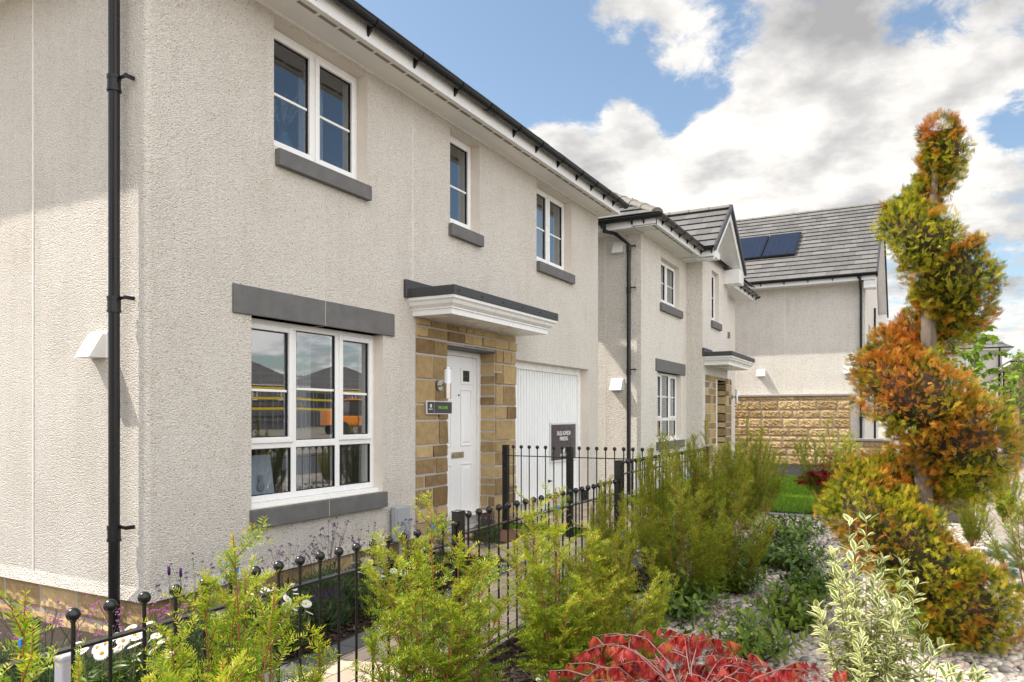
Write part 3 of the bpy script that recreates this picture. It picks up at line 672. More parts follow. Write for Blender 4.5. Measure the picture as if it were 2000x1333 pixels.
# door
yd = Y1+.21
fb = MB(); fw = .06
fb.box(DO0-.04, DO0+fw, yd-.02, yd+.06, DOz0, DOz1-.02); fb.box(DO1-fw, DO1+.015, yd-.02, yd+.06, DOz0, DOz1-.02); fb.box(DO0+fw, DO1-fw, yd-.019, yd+.059, DOz1-.02-fw, DOz1-.021); fb.box(DO0+fw, DO1-fw, yd-.02, yd+.05, DOz0, DOz0+.05)
dfm = fb.build('door_frame', M['upvc'], H1, bevel=.006)
dx0, dx1, dz0, dz1 = DO0+fw, DO1-fw, DOz0+.05, DOz1-.02-fw
db = MB(); DW = dx1-dx0; ydf = yd+.012
def panel(mb, x0, x1, z0, z1, y, ins=.03, dep=.02):
    mb.box(x0, x1, y-.012, y, z0, z0+.012); mb.box(x0, x1, y-.012, y, z1-.012, z1); mb.box(x0, x0+.012, y-.012, y, z0+.012, z1-.012); mb.box(x1-.012, x1, y-.012, y, z0+.012, z1-.012)
    v = [(x0+ins, y, z0+ins), (x1-ins, y, z0+ins), (x1-ins, y, z1-ins), (x0+ins, y, z1-ins)]; q = ins+.028
    w = [(x0+q, y-dep, z0+q), (x1-q, y-dep, z0+q), (x1-q, y-dep, z1-q), (x0+q, y-dep, z1-q)]
    mb.add(v+w, [(4,5,6,7),(0,1,5,4),(1,2,6,5),(2,3,7,6),(3,0,4,7)])
db.box(dx0+.003, dx1-.003, ydf, ydf+.04, dz0+.003, dz1-.003)
Hd = dz1-dz0
cols2 = [(dx0+.12, dx0+.12+.24), (dx1-.12-.24, dx1-.12)]
for (a, b) in cols2:
    panel(db, a, b, dz0+.12, dz0+.74, ydf); panel(db, a, b, dz0+.95, dz0+1.62, ydf)
dr = db.build('door', M['door'], H1, bevel=.002)
gl = MB(); gf = MB(); lead_ = MB()
for (a, b) in cols2:
    z0, z1 = dz0+1.68, dz0+1.68+.20; z1 = min(z1, dz1-.06)
    gf.box(a, b, ydf-.012, ydf, z0, z0+.035); gf.box(a, b, ydf-.012, ydf, z1-.035, z1); gf.box(a, a+.045, ydf-.0118, ydf, z0+.035, z1-.035); gf.box(b-.045, b, ydf-.0118, ydf, z0+.035, z1-.035)
    gl.box(a+.045, b-.045, ydf-.003, ydf-.001, z0+.035, z1-.035)
    for f in (.33, .66): lead_.box(a+.045+(b-a-.09)*f-.003, a+.045+(b-a-.09)*f+.003, ydf-.006, ydf-.0032, z0+.035, z1-.035)
    lead_.box(a+.045, b-.045, ydf-.0062, ydf-.0034, (z0+z1)/2-.003, (z0+z1)/2+.003)
M['dglass'] = pmat('dark_leaded_glass', (.03, .035, .03), (.05, .05, .045), .1)
gf.build('door_light_frame', M['door'], dr, bevel=.004); gl.build('door_light', M['dglass'], dr); lead_.build('leading', M['lead'], dr)
M['brass'] = pmat('polished_brass', (.55, .48, .30), (.7, .62, .4), .15, metal=1)
lb = MB(); zc = dz0+.845; xc = fx(893, ydf)
lb.box(xc-.13, xc+.13, ydf-.012, ydf, zc-.036, zc+.036); lp = lb.build('letterbox', M['brass'], dr, bevel=.008)
lb = MB(); lb.box(xc-.105, xc+.105, ydf-.016, ydf-.012, zc-.020, zc+.020); lb.build('letterbox_flap', M['chrome'], lp, bevel=.004)
kb = MB(); kb.tube([(xc+.03, ydf-.006, dz0+1.55), (xc+.03, ydf, dz0+1.55)], .012, 10); kb.build('door_viewer', M['black'], dr)
# garage door
gd = MB(); yg = Y1+.16
gx0, gx1, gz0, gz1 = G0, G1, .16, Gz1
fr_ = MB(); fr_.box(gx0-.02, gx0+.07, yg-.03, yg+.05, gz0, gz1); fr_.box(gx1-.09, gx1, yg-.03, yg+.05, gz0, gz1); fr_.box(gx0+.07, gx1-.09, yg-.029, yg+.05, gz1-.10, gz1-.001)
fr_.build('garage_door_frame', M['upvc'], H1, bevel=.004)
x = gx0+.075; prof = []
rib = .082
while x < gx1-.095:
    e = min(x+rib, gx1-.095)
    gd.add([(x, yg, gz0), (x+.052, yg, gz0), (x+.058, yg+.024, gz0), (x+.074, yg+.024, gz0), (x+rib, yg, gz0), (x, yg, gz1-.1), (x+.052, yg, gz1-.1), (x+.058, yg+.024, gz1-.1), (x+.074, yg+.024, gz1-.1), (x+rib, yg, gz1-.1)], [(0,1,6,5),(1,2,7,6),(2,3,8,7),(3,4,9,8)])
    x += rib
go_ = gd.build('garage_door', M['garage'], H1)
gh = MB(); hx, hz = fx(1071, yg), zy(1071, 940, yg); gh.tube([(hx, yg+.01, hz), (hx, yg-.03, hz)], .018, 10); gh.box(hx-.01, hx+.05, yg-.042, yg-.03, hz-.008, hz+.008); gh.build('garage_handle', M['black'], go_, bevel=.003)
th_ = MB(); th_.box(DO0-.02, DO1+.02, Y1-.02, yd+.01, .08, .186); th_.build('door_step', M['kerb'], H1, bevel=.01)
reparent_fix(H1)
# things fixed on house 1
WL = thing('wall_lamp', 'steel cylinder lamp with white top on the stone left of the near door', 'wall lamp', (0, 0, 0), 0, 'cylinder lamps beside front doors')
def lampparts(root, x, y, z, s=1):
    root.location = (x, y, z)
    b = MB(); b.tube([(0, 0, 0), (0, -.022, 0)], .055*s, 18); b.tube([(0, -.02, 0), (0, -.10, 0)], .016*s, 10); b.build('mounting_plate', M['chrome'], root, smooth=True)
    b = MB(); b.tube([(0, -.115, -.14*s), (0, -.115, .02*s)], .037*s, 20); b.tube([(0, -.115, .168*s), (0, -.115, .19*s)], .038*s, 20); b.build('lamp_body', M['chrome'], root, smooth=True)
    b = MB(); b.tube([(0, -.115, .02*s), (0, -.115, .17*s)], .036*s, 20); b.build('lamp_shade', M['opal'], root, smooth=True)
xl = fx(858, Y1-.03); zl = zy(858, 753, Y1-.03); lampparts(WL, xl, Y1-.022, zl)
# house name sign
sx0, sx1 = fx(832.5, Y1-.03), fx(876, Y1-.03)+.06; sz1, sz0 = zy(833, 783, Y1-.03), zy(833, 809.5, Y1-.03)
NS = thing('house_sign', 'small black plaque reading THE GLAMIS in green beside the near door', 'sign', ((sx0+sx1)/2, Y1-.03, (sz0+sz1)/2))
w, h = sx1-sx0, sz1-sz0
b = MB(); b.box(-w/2, w/2, -.008, .01, -h/2, h/2); b.build('frame', M['alu'], NS, bevel=.002)
b = MB(); b.box(-w/2+.01, -w/2+.13, -.010, -.007, -h/2+.01, h/2-.01); b.box(-w/2+.136, w/2-.01, -.010, -.007, -h/2+.01, h/2-.01); b.build('panel', M['sign'], NS)
text('lettering', 'THE GLAMIS', .047, (.055, -.0105, 0), (R(90), 0, 0), 'lettg', NS, .0008, .72)
text('lettering', 'BARRATT', .017, (-w/2+.07, -.0105, -.018), (R(90), 0, 0), 'lettw', NS, .0008)
def emblem(parent, x, y, z, s):
    b = MB(); t = s*.28
    b.box(x-s/2, x-s/2+t, y-.002, y, z-s*.6, z+s*.6); b.box(x+s/2-t, x+s/2, y-.002, y, z-s*.6, z+s*.6); b.box(x-s/2+t, x+s/2-t, y-.002, y, z+s*.6-t, z+s*.6); b.box(x-s/2+t, x+s/2-t, y-.002, y, z-s*.6, z-s*.35)
    b.box(x-s*.1, x+s*.12, y-.002, y, z-s*.2, z+s*.15); return b.build('emblem', M['lettw'], parent)
emblem(NS, -w/2+.07, -.0103, .018, .028)
# garage sign
yq = yg-.016; qx0, qx1 = fx(1074.5, yq), fx(1124.5, yq); qz1, qz0 = zy(1100, 825.5, yq), zy(1100, 901.5, yq)
PS = thing('parking_sign', 'dark sign reading SALES ADVISOR PARKING on the ribbed garage door', 'sign', ((qx0+qx1)/2, yq, (qz0+qz1)/2))
w, h = qx1-qx0, qz1-qz0
b = MB(); b.box(-w/2, w/2, -.006, .012, -h/2, h/2); b.build('frame', M['alu'], PS, bevel=.002)
b = MB(); b.box(-w/2+.022, w/2-.022, -.008, -.005, -h/2+.03, h/2-.03)
M['sign2'] = pmat('satin_sign_panel', (.05, .042, .055), (.075, .062, .072), .28, 2); b.build('panel', M['sign2'], PS)
text('lettering', 'SALES ADVISOR', .088, (0, -.0085, h*.22), (R(90), 0, 0), 'lettw', PS, .0008, .80); text('lettering', 'PARKING', .088, (0, -.0085, h*.08), (R(90), 0, 0), 'lettw', PS, .0008, .80)
emblem(PS, 0, -.0085, -h*.22, .055); text('lettering', 'BARRATT', .055, (0, -.0085, -h*.33), (R(90), 0, 0), 'lettw', PS, .0008, 1.1)
# meter box, mat, vase, picture
mx0, mx1 = fx(770, Y1-.05), fx(790, Y1-.05)
b = MB(); b.box(-.11, .11, -.07, .0, -.17, .17); MBX = thing('meter_box', 'small pale grey plastic box low on the wall left of the door', 'meter box', ((mx0+mx1)/2, Y1-.03, zy(780, 1018, Y1-.05)-.02))
b.build('box_body', M['greybox'], MBX, bevel=.012); b = MB(); b.box(-.10, .10, -.078, -.07, -.155, .155); b.build('box_lid', M['greybox'], MBX, bevel=.004); b = MB(); b.tube([(0, -.03, -.17), (0, -.03, -.75)], .016, 8); b.build('conduit', M['greybox'], MBX)
b = MB(); b.box(-.42, .42, -.25, .25, 0, .018); dm = b.build('door_mat', M['mat'], None, bevel=.004); dm.location = (7.25, 4.05, ground_z(7.2)+.010); tag(dm, 'brown coir mat lying in front of the near door', 'door mat')
PF = thing('picture_frame', 'white card with a small vase drawing leaning inside the ground floor window', 'picture', (D0+.30, Y1+.24, Dz0+.04), 0)
b = MB(); b.prism([(-.17, 0, 0), (.17, 0, 0), (.17, .06, .36), (-.17, .06, .36)], (0, .012, 0)); b.build('card', M['picture'], PF)
b = MB(); b.ball((.02, .004, .10), .04, 10, 8); b.box(.0, .04, .004, .02, .13, .20); o = b.build('drawing', M['greybox'], PF); o.scale = (1, .15, 1)
ib = MB(); ib.box(D0-.1, D1+.1, Y1+.19, Y1+.42, Dz0-.03, Dz0+.02); o = ib.build('inner_window_sill', M['upvc'], H1); o.matrix_parent_inverse = Matrix.Translation(H1.location).inverted()
VS = thing('flower_vase', 'teal vase of pale plumes inside the upper left window', 'vase', (A0+.48, Y1+.40, Az+.02))
b = MB(); b.tube([(0, 0, 0), (0, 0, .05), (0, 0, .16), (0, 0, .26), (0, 0, .30), (0, 0, .33)], [.06, .09, .11, .07, .04, .05], 20); b.build('vase_body', M['vase'], VS, smooth=True)
T_pl = np.array([[-.0012, 0, 0], [.0012, 0, 0], [0, .05, 0]], float); F_tri = np.array([[0, 1, 2]])
P, D_ = [], []
sb = MB()
for k in range(9):
    a = rng.uniform(-1.3, .6); L = rng.uniform(.35, .6); base = np.array([0, 0, .3]); d = np.array([math.sin(a)*.75, rng.uniform(-.2, .2), 1]); d /= np.linalg.norm(d)
    sb.tube([tuple(base+d*L*t+np.array([math.sin(a)*.06*t*t, 0, -.05*t*t])) for t in (0, .4, .8, 1)], .0025, 5)
    for t in rng.uniform(.35, 1.02, 150):
        P.append(base+d*L*t+np.array([math.sin(a)*.06*t*t, 0, -.05*t*t])); D_.append(d+rng.normal(0, .55, 3))
v, f, at = inst(T_pl, F_tri, np.array(P), frames(np.array(D_), rng.normal(size=(len(P), 3))), np.full(len(P), 1.0), rng.random(len(P)))
np_mesh('plumes', v, f, M['plume'], VS, at); sb.build('stems', M['stem_d'], VS)

# ================================================================= HOUSE 2
Y2 = 4.2; X2a = fx(1252, Y2); X2c = fx(1341, Y2); Y2b = fy(1372, X2c); X2d = 17.75; X2e = 20.2
ZS2 = ony(1252, 455, Y2)[2]
H2 = thing('detached_house', 'second cream house with a small front gable and canopy beyond the garage', 'house', (X2a, Y2, 0))
wb, rv = MB(), RV(); m2, m2b, m2s = mapY(Y2), mapY(Y2b), mapX(X2a)
e0, e1 = fx(1291, Y2), fx(1327, Y2); ez = zy(1309, 600, Y2)
f0, f1 = fx(1284, Y2), fx(1330, Y2); fz1, fz0 = zy(1300, 728, Y2), zy(1300, 862, Y2)
wall(wb, rv, m2, X2a, X2c, .1, ZS2+.03, [(e0, e1, ez, ZS2-.20), (f0, f1, fz0, fz1)], .25)
wall(wb, rv, m2s, Y2, 12.2, .1, ZS2+.03, [], .25, back=False)
wb.quad((X2c, Y2b, .1), (X2c, Y2, .1), (X2c, Y2, ZS2+.05), (X2c, Y2b, ZS2+.05))
n0, n1 = fx(1390, Y2b), fx(1404, Y2b); nz1, nz0 = zy(1397, 532, Y2b), zy(1397, 630, Y2b)
p0, p1 = fx(1397.5, Y2b), fx(1425, Y2b)-.35; pz1 = zy(1400, 742, Y2b)
p1 = p0+1.0
gapx = (14.9+17.85)/2
wall(wb, rv, m2b, X2c, X2d, .1, ZS2+.03, [(n0, n1, nz0, nz1), (p0, p1, .1, pz1)], .25)
apz = EYE+4.50
wb.add([(X2c, Y2b, ZS2+.03), (X2d, Y2b, ZS2+.03), (gapx, Y2b, apz-.15)], [(0, 1, 2)])
wb.quad((X2d, Y2b, .1), (X2d, Y2, .1), (X2d, Y2, ZS2), (X2d, Y2b, ZS2))
q0, q1 = X2d+.55, X2d+1.5
gd0, gd1 = X2d+.25, X2e-.35
wall(wb, rv, m2, X2d, X2e, .1, ZS2+.03, [(q0, q1, zy(1433, 655, Y2), ZS2-.15), (gd0, gd1, .1, zy(1436, 752, Y2))], .25)
wb.quad((X2e, Y2, .1), (X2e, 12.2, .1), (X2e, 12.2, ZS2), (X2e, Y2, ZS2)); wb.quad((X2a, 12.2, .1), (X2e, 12.2, .1), (X2e, 12.2, ZS2), (X2a, 12.2, ZS2))
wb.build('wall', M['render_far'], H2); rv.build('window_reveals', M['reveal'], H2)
window(H2, m2, e0, e1, ez, ZS2-.20, .10, [(0, .5, 0, 1, 1, .5), (.5, 1, 0, 1, 1, .5)], glass='glass_up')
window(H2, m2, f0, f1, fz0, fz1, .10, [(0, .35, .3, 1, 1, .5), (.35, .67, .3, 1, 0, .5), (.67, 1, .3, 1, 1, .5), (0, .35, 0, .3, 0, 0), (.35, .67, 0, .3, 0, 0), (.67, 1, 0, .3, 0, 0)])
window(H2, m2b, n0, n1, nz0, nz1, .10, [(0, 1, 0, 1, 1, .5)], glass='glass_up')
window(H2, m2, q0, q1, zy(1433, 655, Y2), ZS2-.15, .10, [(0, .5, 0, 1, 1, .5), (.5, 1, 0, 1, 1, .5)], glass='glass_up')
for (mp, a, b, z) in ((m2, e0, e1, ez), (m2, f0, f1, fz0), (m2b, n0, n1, nz0), (m2, q0, q1, zy(1433, 655, Y2))): cast_block(H2, 'sill', mp, a-.08, b+.10, z-.15, z-.002, .055, deep=.09)
cast_block(H2, 'lintel', m2, fx(1280, Y2), fx(1337, Y2), fz1, zy(1280, 700, Y2), .022, split=fx(1306, Y2))
bb = MB()
for k in range(26): z = fz1-.10-k*.05; bb.box(f0+.06, f1-.06, Y2+.30, Y2+.32, z-.03, z)
bb.build('window_blind', M['curtain'], H2)
curtain(H2, e0+.55, e1-.05, Y2+.35, ez, ZS2-.25)
rb = MB(); room(X2a+.2, X2c, Y2+.26, 8, .2, 2.6); room(X2a+.2, X2c, Y2+.26, 8, 2.8, ZS2); room(X2c+.1, X2d-.1, Y2b+.26, 8, 2.8, ZS2); room(X2d+.1, X2e-.1, Y2+.26, 8, .2, ZS2); rb.build('room_walls', M['room'], H2)
ST0 = fx(1377, Y2b); ST1 = p1+.55
so = stones(m2b, [(ST0, p0, .1, 2.42), (p0, p1, pz1, 2.42), (p1, ST1, .1, 2.42)], .1, 31, hs=(.14, .2, .26, .17), ws=(.2, .36), prot=.02).build('stone_surround', M['sand'], H2, tint=True)
mbk = MB(); mbk.box(ST0, p0, Y2b-.005, Y2b+.2, .05, 2.42); mbk.box(p1, ST1, Y2b-.005, Y2b+.2, .05, 2.42); mbk.box(p0, p1, Y2b-.005, Y2b+.2, pz1, 2.42); mbk.build('mortar_bed', M['mortar'], so)
stones(mapX(p1), [(Y2b, Y2b+.2, .1, pz1)], .1, 31, hs=(.14, .2, .26, .17), ws=(.12, .2), prot=.01).build('stone_reveal', M['sand'], so, tint=True)
df_ = MB(); df_.box(p0+.002, p0+.07, Y2b-.024, Y2b+.2, .15, pz1-.003); df_.build('door_frame', M['upvc'], H2, bevel=.004)
db = MB(); db.box(p0, p1, Y2b+.2, Y2b+.25, .15, pz1); 
for (a, b) in ((p0+.14, p0+.42), (p1-.42, p1-.14)): panel(db, a, b, .3, .95, Y2b+.2); panel(db, a, b, 1.1, 1.75, Y2b+.2)
db.build('door', M['door'], H2)
s0p = fx(1373, Y2b); porch(H2, m2b, s0p+.0, s0p+2.45, zy(1373, 688, Y2b), .60)
gb = MB(); k = gd0
while k < gd1-.08: gb.box(k, k+.07, Y2+.12, Y2+.14, .2, 2.4); k += .08
gb.box(gd0, gd1, Y2+.135, Y2+.15, .2, 2.4); gb.build('garage_door', M['garage'], H2)
# roof 2
ov = .42; e2y = Y2-ov+.0; e2x = X2a-.42; zr2 = ZS2+.17
fascia_run(H2, 'fascia', (e2x, e2y, ZS2), (14.88, e2y, ZS2), (0, -1, 0), ov=ov); fascia_run(H2, 'fascia', (e2x, 12.5, ZS2), (e2x, e2y, ZS2), (-1, 0, 0), ov=ov, vents=False)
fascia_run(H2, 'fascia', (X2d, e2y, ZS2-.12), (X2e+.3, e2y, ZS2-.12), (0, -1, 0), ov=ov, vents=False)
gutter(H2, (e2x-.07, e2y-.065, ZS2+.155), (14.9, e2y-.065, ZS2+.155), (0, -1, 0), [.35+.52*k for k in range(6)])
gutter(H2, (e2x-.065, 12.5, ZS2+.155), (e2x-.065, e2y-.07, ZS2+.155), (-1, 0, 0), [12.5-fy(u, e2x-.065) for u in (1173, 1232, 1255)]+[.8*k+.5 for k in range(7)])
gutter(H2, (X2d+.25, e2y-.065, ZS2+.03), (X2e+.35, e2y-.065, ZS2+.03), (0, -1, 0), [.3+.5*k for k in range(6)])
t2 = .60; s2 = math.hypot(1, t2); hw2 = 4.3
tile_roof(H2, (e2x-.05, e2y-.05, zr2), (X2e+.2, e2y-.05, zr2), up(0, 1, t2), (hw2-.6)*s2, lambda t: (t/s2, X2e+.25-e2x-t/s2))
tile_roof(H2, (e2x-.05, 12.5, zr2), (e2x-.05, e2y-.05, zr2), up(1, 0, t2), (hw2-.6)*s2, lambda t: (t/s2, 12.55-e2y-t/s2))
ridge_line(H2, (e2x-.02, e2y-.02, zr2+.07), (e2x-.05+hw2, e2y-.05+hw2, zr2+hw2*t2+.09), r=.105); 
# front gable of house 2
gy = 3.5; gL, gR = 14.9, 17.85; ga = (gL+gR)/2; gz = ZS2+.17; ta = (apz-gz)/(ga-gL); sa = math.hypot(1, ta)
tile_roof(H2, (gL, 7.0, gz), (gL, gy, gz), up(1, 0, ta), (ga-gL)*sa, lambda t: (0, 3.5))
tile_roof(H2, (gR, gy, gz), (gR, 7.0, gz), up(-1, 0, ta), (gR-ga)*sa, lambda t: (0, 3.5))
ridge_line(H2, (ga, gy, apz+.06), (ga, 6.6, apz+.06), r=.10)
vb = MB()
for (a, b) in ((gL-.04, ga), (gR+.04, ga)):
    za = gz-.03 if a < ga else gz-.03
    vb.prism([(a, gy-.045, za-.06), (b, gy-.045, apz-.03), (b, gy-.045, apz+.09), (a, gy-.045, za+.07)], (0, .05, 0))
vb.build('dry_verge', M['lead'], H2, bevel=.006)
bg_ = MB()
for (a, b) in ((gL+.02, ga), (gR-.02, ga)):
    bg_.prism([(a, gy+.01, gz-.24), (b, gy+.01, apz-.24), (b, gy+.01, apz-.01), (a, gy+.01, gz-.01)], (0, .02, 0))
    bg_.quad((a, gy+.02, gz-.22), (b, gy+.02, apz-.22), (b, Y2b, apz-.22), (a, Y2b, gz-.22))
bg_.build('bargeboard', M['upvc'], H2)
bx = MB(); bx.box(gR-.50, gR-.02, gy+.012, Y2b+.02, ZS2-.16, ZS2+.16); bx.build('boxed_eave', M['upvc'], H2, bevel=.004); bx = MB(); bx.box(gL+.0, X2c, gy+.012, Y2+.05, ZS2-.004, ZS2+.13); bx.build('boxed_eave', M['upvc'], H2, bevel=.004)
gutter(H2, (gL-.06, e2y-.07, ZS2+.155), (gL-.06, gy+.03, ZS2+.155), (-1, 0, 0), [.15])
# downpipe 2, vents
px = X2a-.08; py = fy(1228, px); ztop = ZS2-.35
downpipe(H2, [(px, py, .1), (px, py, zx(1228, 478, px)), (px-.10, py+.22, zx(1228, 478, px)+.20), (e2x-.065, py+.30, ZS2-.02), (e2x-.065, py+.30, ZS2+.11)], [(px, py, zx(1228, v, px)) for v in (481, 562, 722)], r=.036)
vent_cover(H2, (fy(1209, X2a), zx(1209, 485, X2a)), m2s, .20, .20); vent_cover(H2, (fy(1206, X2a), zx(1206, 752, X2a)), m2s, .22, .20)
bd = MB(); y = fy(1182, X2a); bd.box(X2a-.004, X2a+.002, y-.008, y+.008, .2, ZS2); bd.build('render_bead', M['bead'], H2)
vt = MB(); vc = Vector((ga-.95, 4.55, gz+(ga-.95-gL)*ta+.06)); vt.obox(vc, Vector((.14, 0, .14*ta)), Vector((0, .17, 0)), Vector((-.03, 0, .03))); vt.build('tile_vent', M['lead'], H2, bevel=.01)
reparent_fix(H2)
W2 = thing('wall_lamp', 'steel cylinder lamp beside the doorway of the second house', 'wall lamp', (0, 0, 0), 0, 'cylinder lamps beside front doors')
lampparts(W2, ST1+.12, Y2b, zy(1430, 776, Y2b))

# ================================================================= HOUSE 3
X3 = 22.0; Y3 = fy(1690, X3)
H3 = thing('detached_house', 'third cream house side-on with solar panels and stone lower wall', 'house', (X3, Y3, 0))
m3 = mapX(X3); ZS3 = zx(1690, 552, X3); Y3e = 11.0; X3e = X3+8.4
wb, rv = MB(), RV(); wall(wb, rv, m3, Y3, Y3e, .1, ZS3+.03, [], .2, back=False)
m3f = mapY(Y3); wh = (X3+1.6, X3+2.7, 3.0, 4.2); wl = (X3+5.2, X3+6.4, 3.0, 4.2)
wall(wb, rv, m3f, X3, X3e, .1, ZS3+.03, [wh, wl], .2)
zr3 = ZS3+.15; t3 = .64; s3 = math.hypot(1, t3); hw3 = 4.2+.4; za3 = zr3+hw3*t3
wb.add([(X3, Y3, ZS3+.03), (X3e, Y3, ZS3+.03), ((X3+X3e)/2, Y3, za3-.15)], [(0, 1, 2)])
wb.quad((X3e, Y3, .1), (X3e, Y3e, .1), (X3e, Y3e, ZS3), (X3e, Y3, ZS3)); wb.add([(X3, Y3e, .1), (X3e, Y3e, .1), (X3e, Y3e, ZS3), ((X3+X3e)/2, Y3e, za3-.15), (X3, Y3e, ZS3)], [(0, 1, 2, 3, 4)])
wb.build('wall', M['render_far'], H3); rv.build('window_reveals', M['reveal'], H3)
for w in (wh, wl):
    window(H3, m3f, *w, .08, [(0, .5, 0, 1, 1, .5), (.5, 1, 0, 1, 1, .5)]); cast_block(H3, 'sill', m3f, w[0]-.08, w[1]+.08, w[2]-.15, w[2]-.002, .06, deep=.08)
rb = MB(); room(X3+.2, X3e-.2, Y3+.25, Y3+4, 2.8, ZS3); rb.build('room_walls', M['room'], H3)
ex3 = X3-.42; vy = Y3-.28
fascia_run(H3, 'fascia', (ex3, Y3e, ZS3), (ex3, vy, ZS3), (-1, 0, 0), ov=.42, vents=False)
gutter(H3, (ex3-.065, Y3e, ZS3+.155), (ex3-.065, vy-.02, ZS3+.155), (-1, 0, 0), [.4+.62*k for k in range(16)])
tile_roof(H3, (ex3-.05, Y3e, zr3), (ex3-.05, vy, zr3), up(1, 0, t3), (hw3+.05)*s3, lambda t: (0, Y3e-vy), tw=.33, tc=.32)
tile_roof(H3, (X3e+.45, vy, zr3), (X3e+.45, Y3e, zr3), up(-1, 0, t3), (hw3+.05)*s3, lambda t: (0, Y3e-vy), tw=.33, tc=.32)
xr = (X3+X3e)/2; ridge_line(H3, (xr, vy, za3+.07), (xr, Y3e, za3+.07), r=.10)
vb = MB(); bg_ = MB()
for sg in (-1, 1):
    a = xr+sg*(hw3+.04)
    vb.prism([(a, vy-.045, zr3-.10), (xr, vy-.045, za3-.04), (xr, vy-.045, za3+.10), (a, vy-.045, zr3+.06)], (0, .05, 0))
    bg_.prism([(a-sg*.05, vy+.01, zr3-.26), (xr, vy+.01, za3-.26), (xr, vy+.01, za3-.03), (a-sg*.05, vy+.01, zr3-.03)], (0, .02, 0))
    bg_.quad((a-sg*.05, vy+.02, zr3-.24), (xr, vy+.02, za3-.24), (xr, Y3, za3-.24), (a-sg*.05, Y3, zr3-.24))
    bg_.box(a-sg*.5, a-sg*.06, vy+.012, Y3+.02, ZS3-.2, ZS3+.13)
vb.build('dry_verge', M['lead'], H3, bevel=.006); bg_.build('bargeboard', M['upvc'], H3)
px = X3-.07; py = Y3+.10
downpipe(H3, [(px, py, .1), (px, py, ZS3-.35), (ex3-.06, py, ZS3-.02), (ex3-.06, py, ZS3+.1)], [(px, py, z) for z in (1.5, 3.2)])
px = X3+3.9; downpipe(H3, [(px, Y3-.07, .1), (px, Y3-.07, ZS3-.2)], [(px, Y3-.07, 2.4)], wallax=(0, 1, 0), arm=(1, 0, 0))
# place the boxes of house 3
for (u, v) in ((1486, 729), (1657, 723)): vent_cover(H3, (fy(u, X3-.05), zx(u, v, X3-.05)), m3, .22, .19, .14)
bd = MB(); y = fy(1533, X3); bd.box(X3-.004, X3+.002, y-.010, y+.010, .2, ZS3); bd.build('render_bead', M['bead'], H3)
# stone lower wall, capped
yk = fy(1660, X3-.12); zc = zx(1600, 774, X3-.12)
stones(mapX(X3-.12), [(yk, Y3e, .0, zc)], 0, 41, rock=True, hs=(.10, .2, .27, .15, .23), ws=(.2, .48), prot=.03, joint=.018).build('stone_cladding', M['sand_rock'], H3, tint=True)
stones(mapY(yk), [(X3-.12, X3, .0, zc)], 0, 42, hs=(.13, .2, .26, .17), ws=(.1, .2), prot=.01).build('stone_cladding', M['sand_rock'], H3, tint=True)
b = MB(); b.box(X3-.115, X3-.01, yk, Y3e, 0, zc-.005); b.build('mortar_bed', M['mortar'], H3)
b = MB(); b.box(X3-.17, X3-.002, yk-.03, Y3e, zc, zc+.06); b.build('stone_coping', M['kerb'], H3, bevel=.008)
reparent_fix(H3)
# solar panels lie on the roof
def on_roof(u, v):              # intersect the ray with the roof slope of house 3
    d = ray(u, v); # z = zr3 + (x-(ex3-.05))*t3
    k = (zr3-(ex3-.05)*t3-EYE)/(d[2]-t3*d[0]); return Vector((d[0]*k, d[1]*k, EYE+d[2]*k))
ctr = on_roof(1502, 485); wy = abs(on_roof(1557, 480).y-on_roof(1497, 480).y); 
hs_ = (on_roof(1520, 466)-on_roof(1520, 508)).length*.98
U3 = up(1, 0, t3); N3 = Vector((-t3, 0, 1)).normalized()
pos0 = on_roof(1551, 484).y
lab = ['right solar panel on the third roof, nearest the verge', 'middle solar panel on the grey roof of the third house', 'left solar panel half hidden by the gable on the third roof']
for k in range(3):
    sp = thing('solar_panel', lab[k], 'solar panel', (0, 0, 0), 0, 'solar panels on the grey roof')
    yc = on_roof(1528, 484).y+k*(wy+.03); xc_ = on_roof(1528, 484).x
    c = Vector((xc_, yc, zr3+(xc_-(ex3-.05))*t3))+N3*.09
    sp.location = c
    b = MB(); b.obox((0, 0, 0), U3*hs_/2, Vector((0, wy/2, 0)), N3*.025); b.build('frame', M['black'], sp, bevel=.004)
    b = MB(); b.box(-hs_/2+.03, hs_/2-.03, -wy/2+.03, wy/2-.03, 0, .004); o = b.build('cells', M['solar'], sp); o.rotation_euler = (0, -math.atan(t3), 0); o.location = N3*.027
# low stone garden wall beside house 3
GW = thing('garden_wall', 'low buff stone wall with pale coping behind the spiral tree', 'wall', (X3-.5, 0, 0))
lw0, lw1 = fy(1745, X3-.5), fy(1655, X3-.5)-.1; zl = zx(1680, 862, X3-.5)
stones(mapX(0), [(lw0, lw1, .1, zl)], .1, 45, rock=True, hs=(.15, .2), ws=(.3, .6), prot=.025).build('stonework', M['sand_rock'], GW, tint=True)
b = MB(); b.box(.005, .28, lw0, lw1, .0, zl-.004); b.build('core', M['mortar'], GW); b = MB(); b.box(-.05, .33, lw0-.03, lw1+.02, zl, zl+.06); b.build('coping', M['kerb'], GW, bevel=.01)

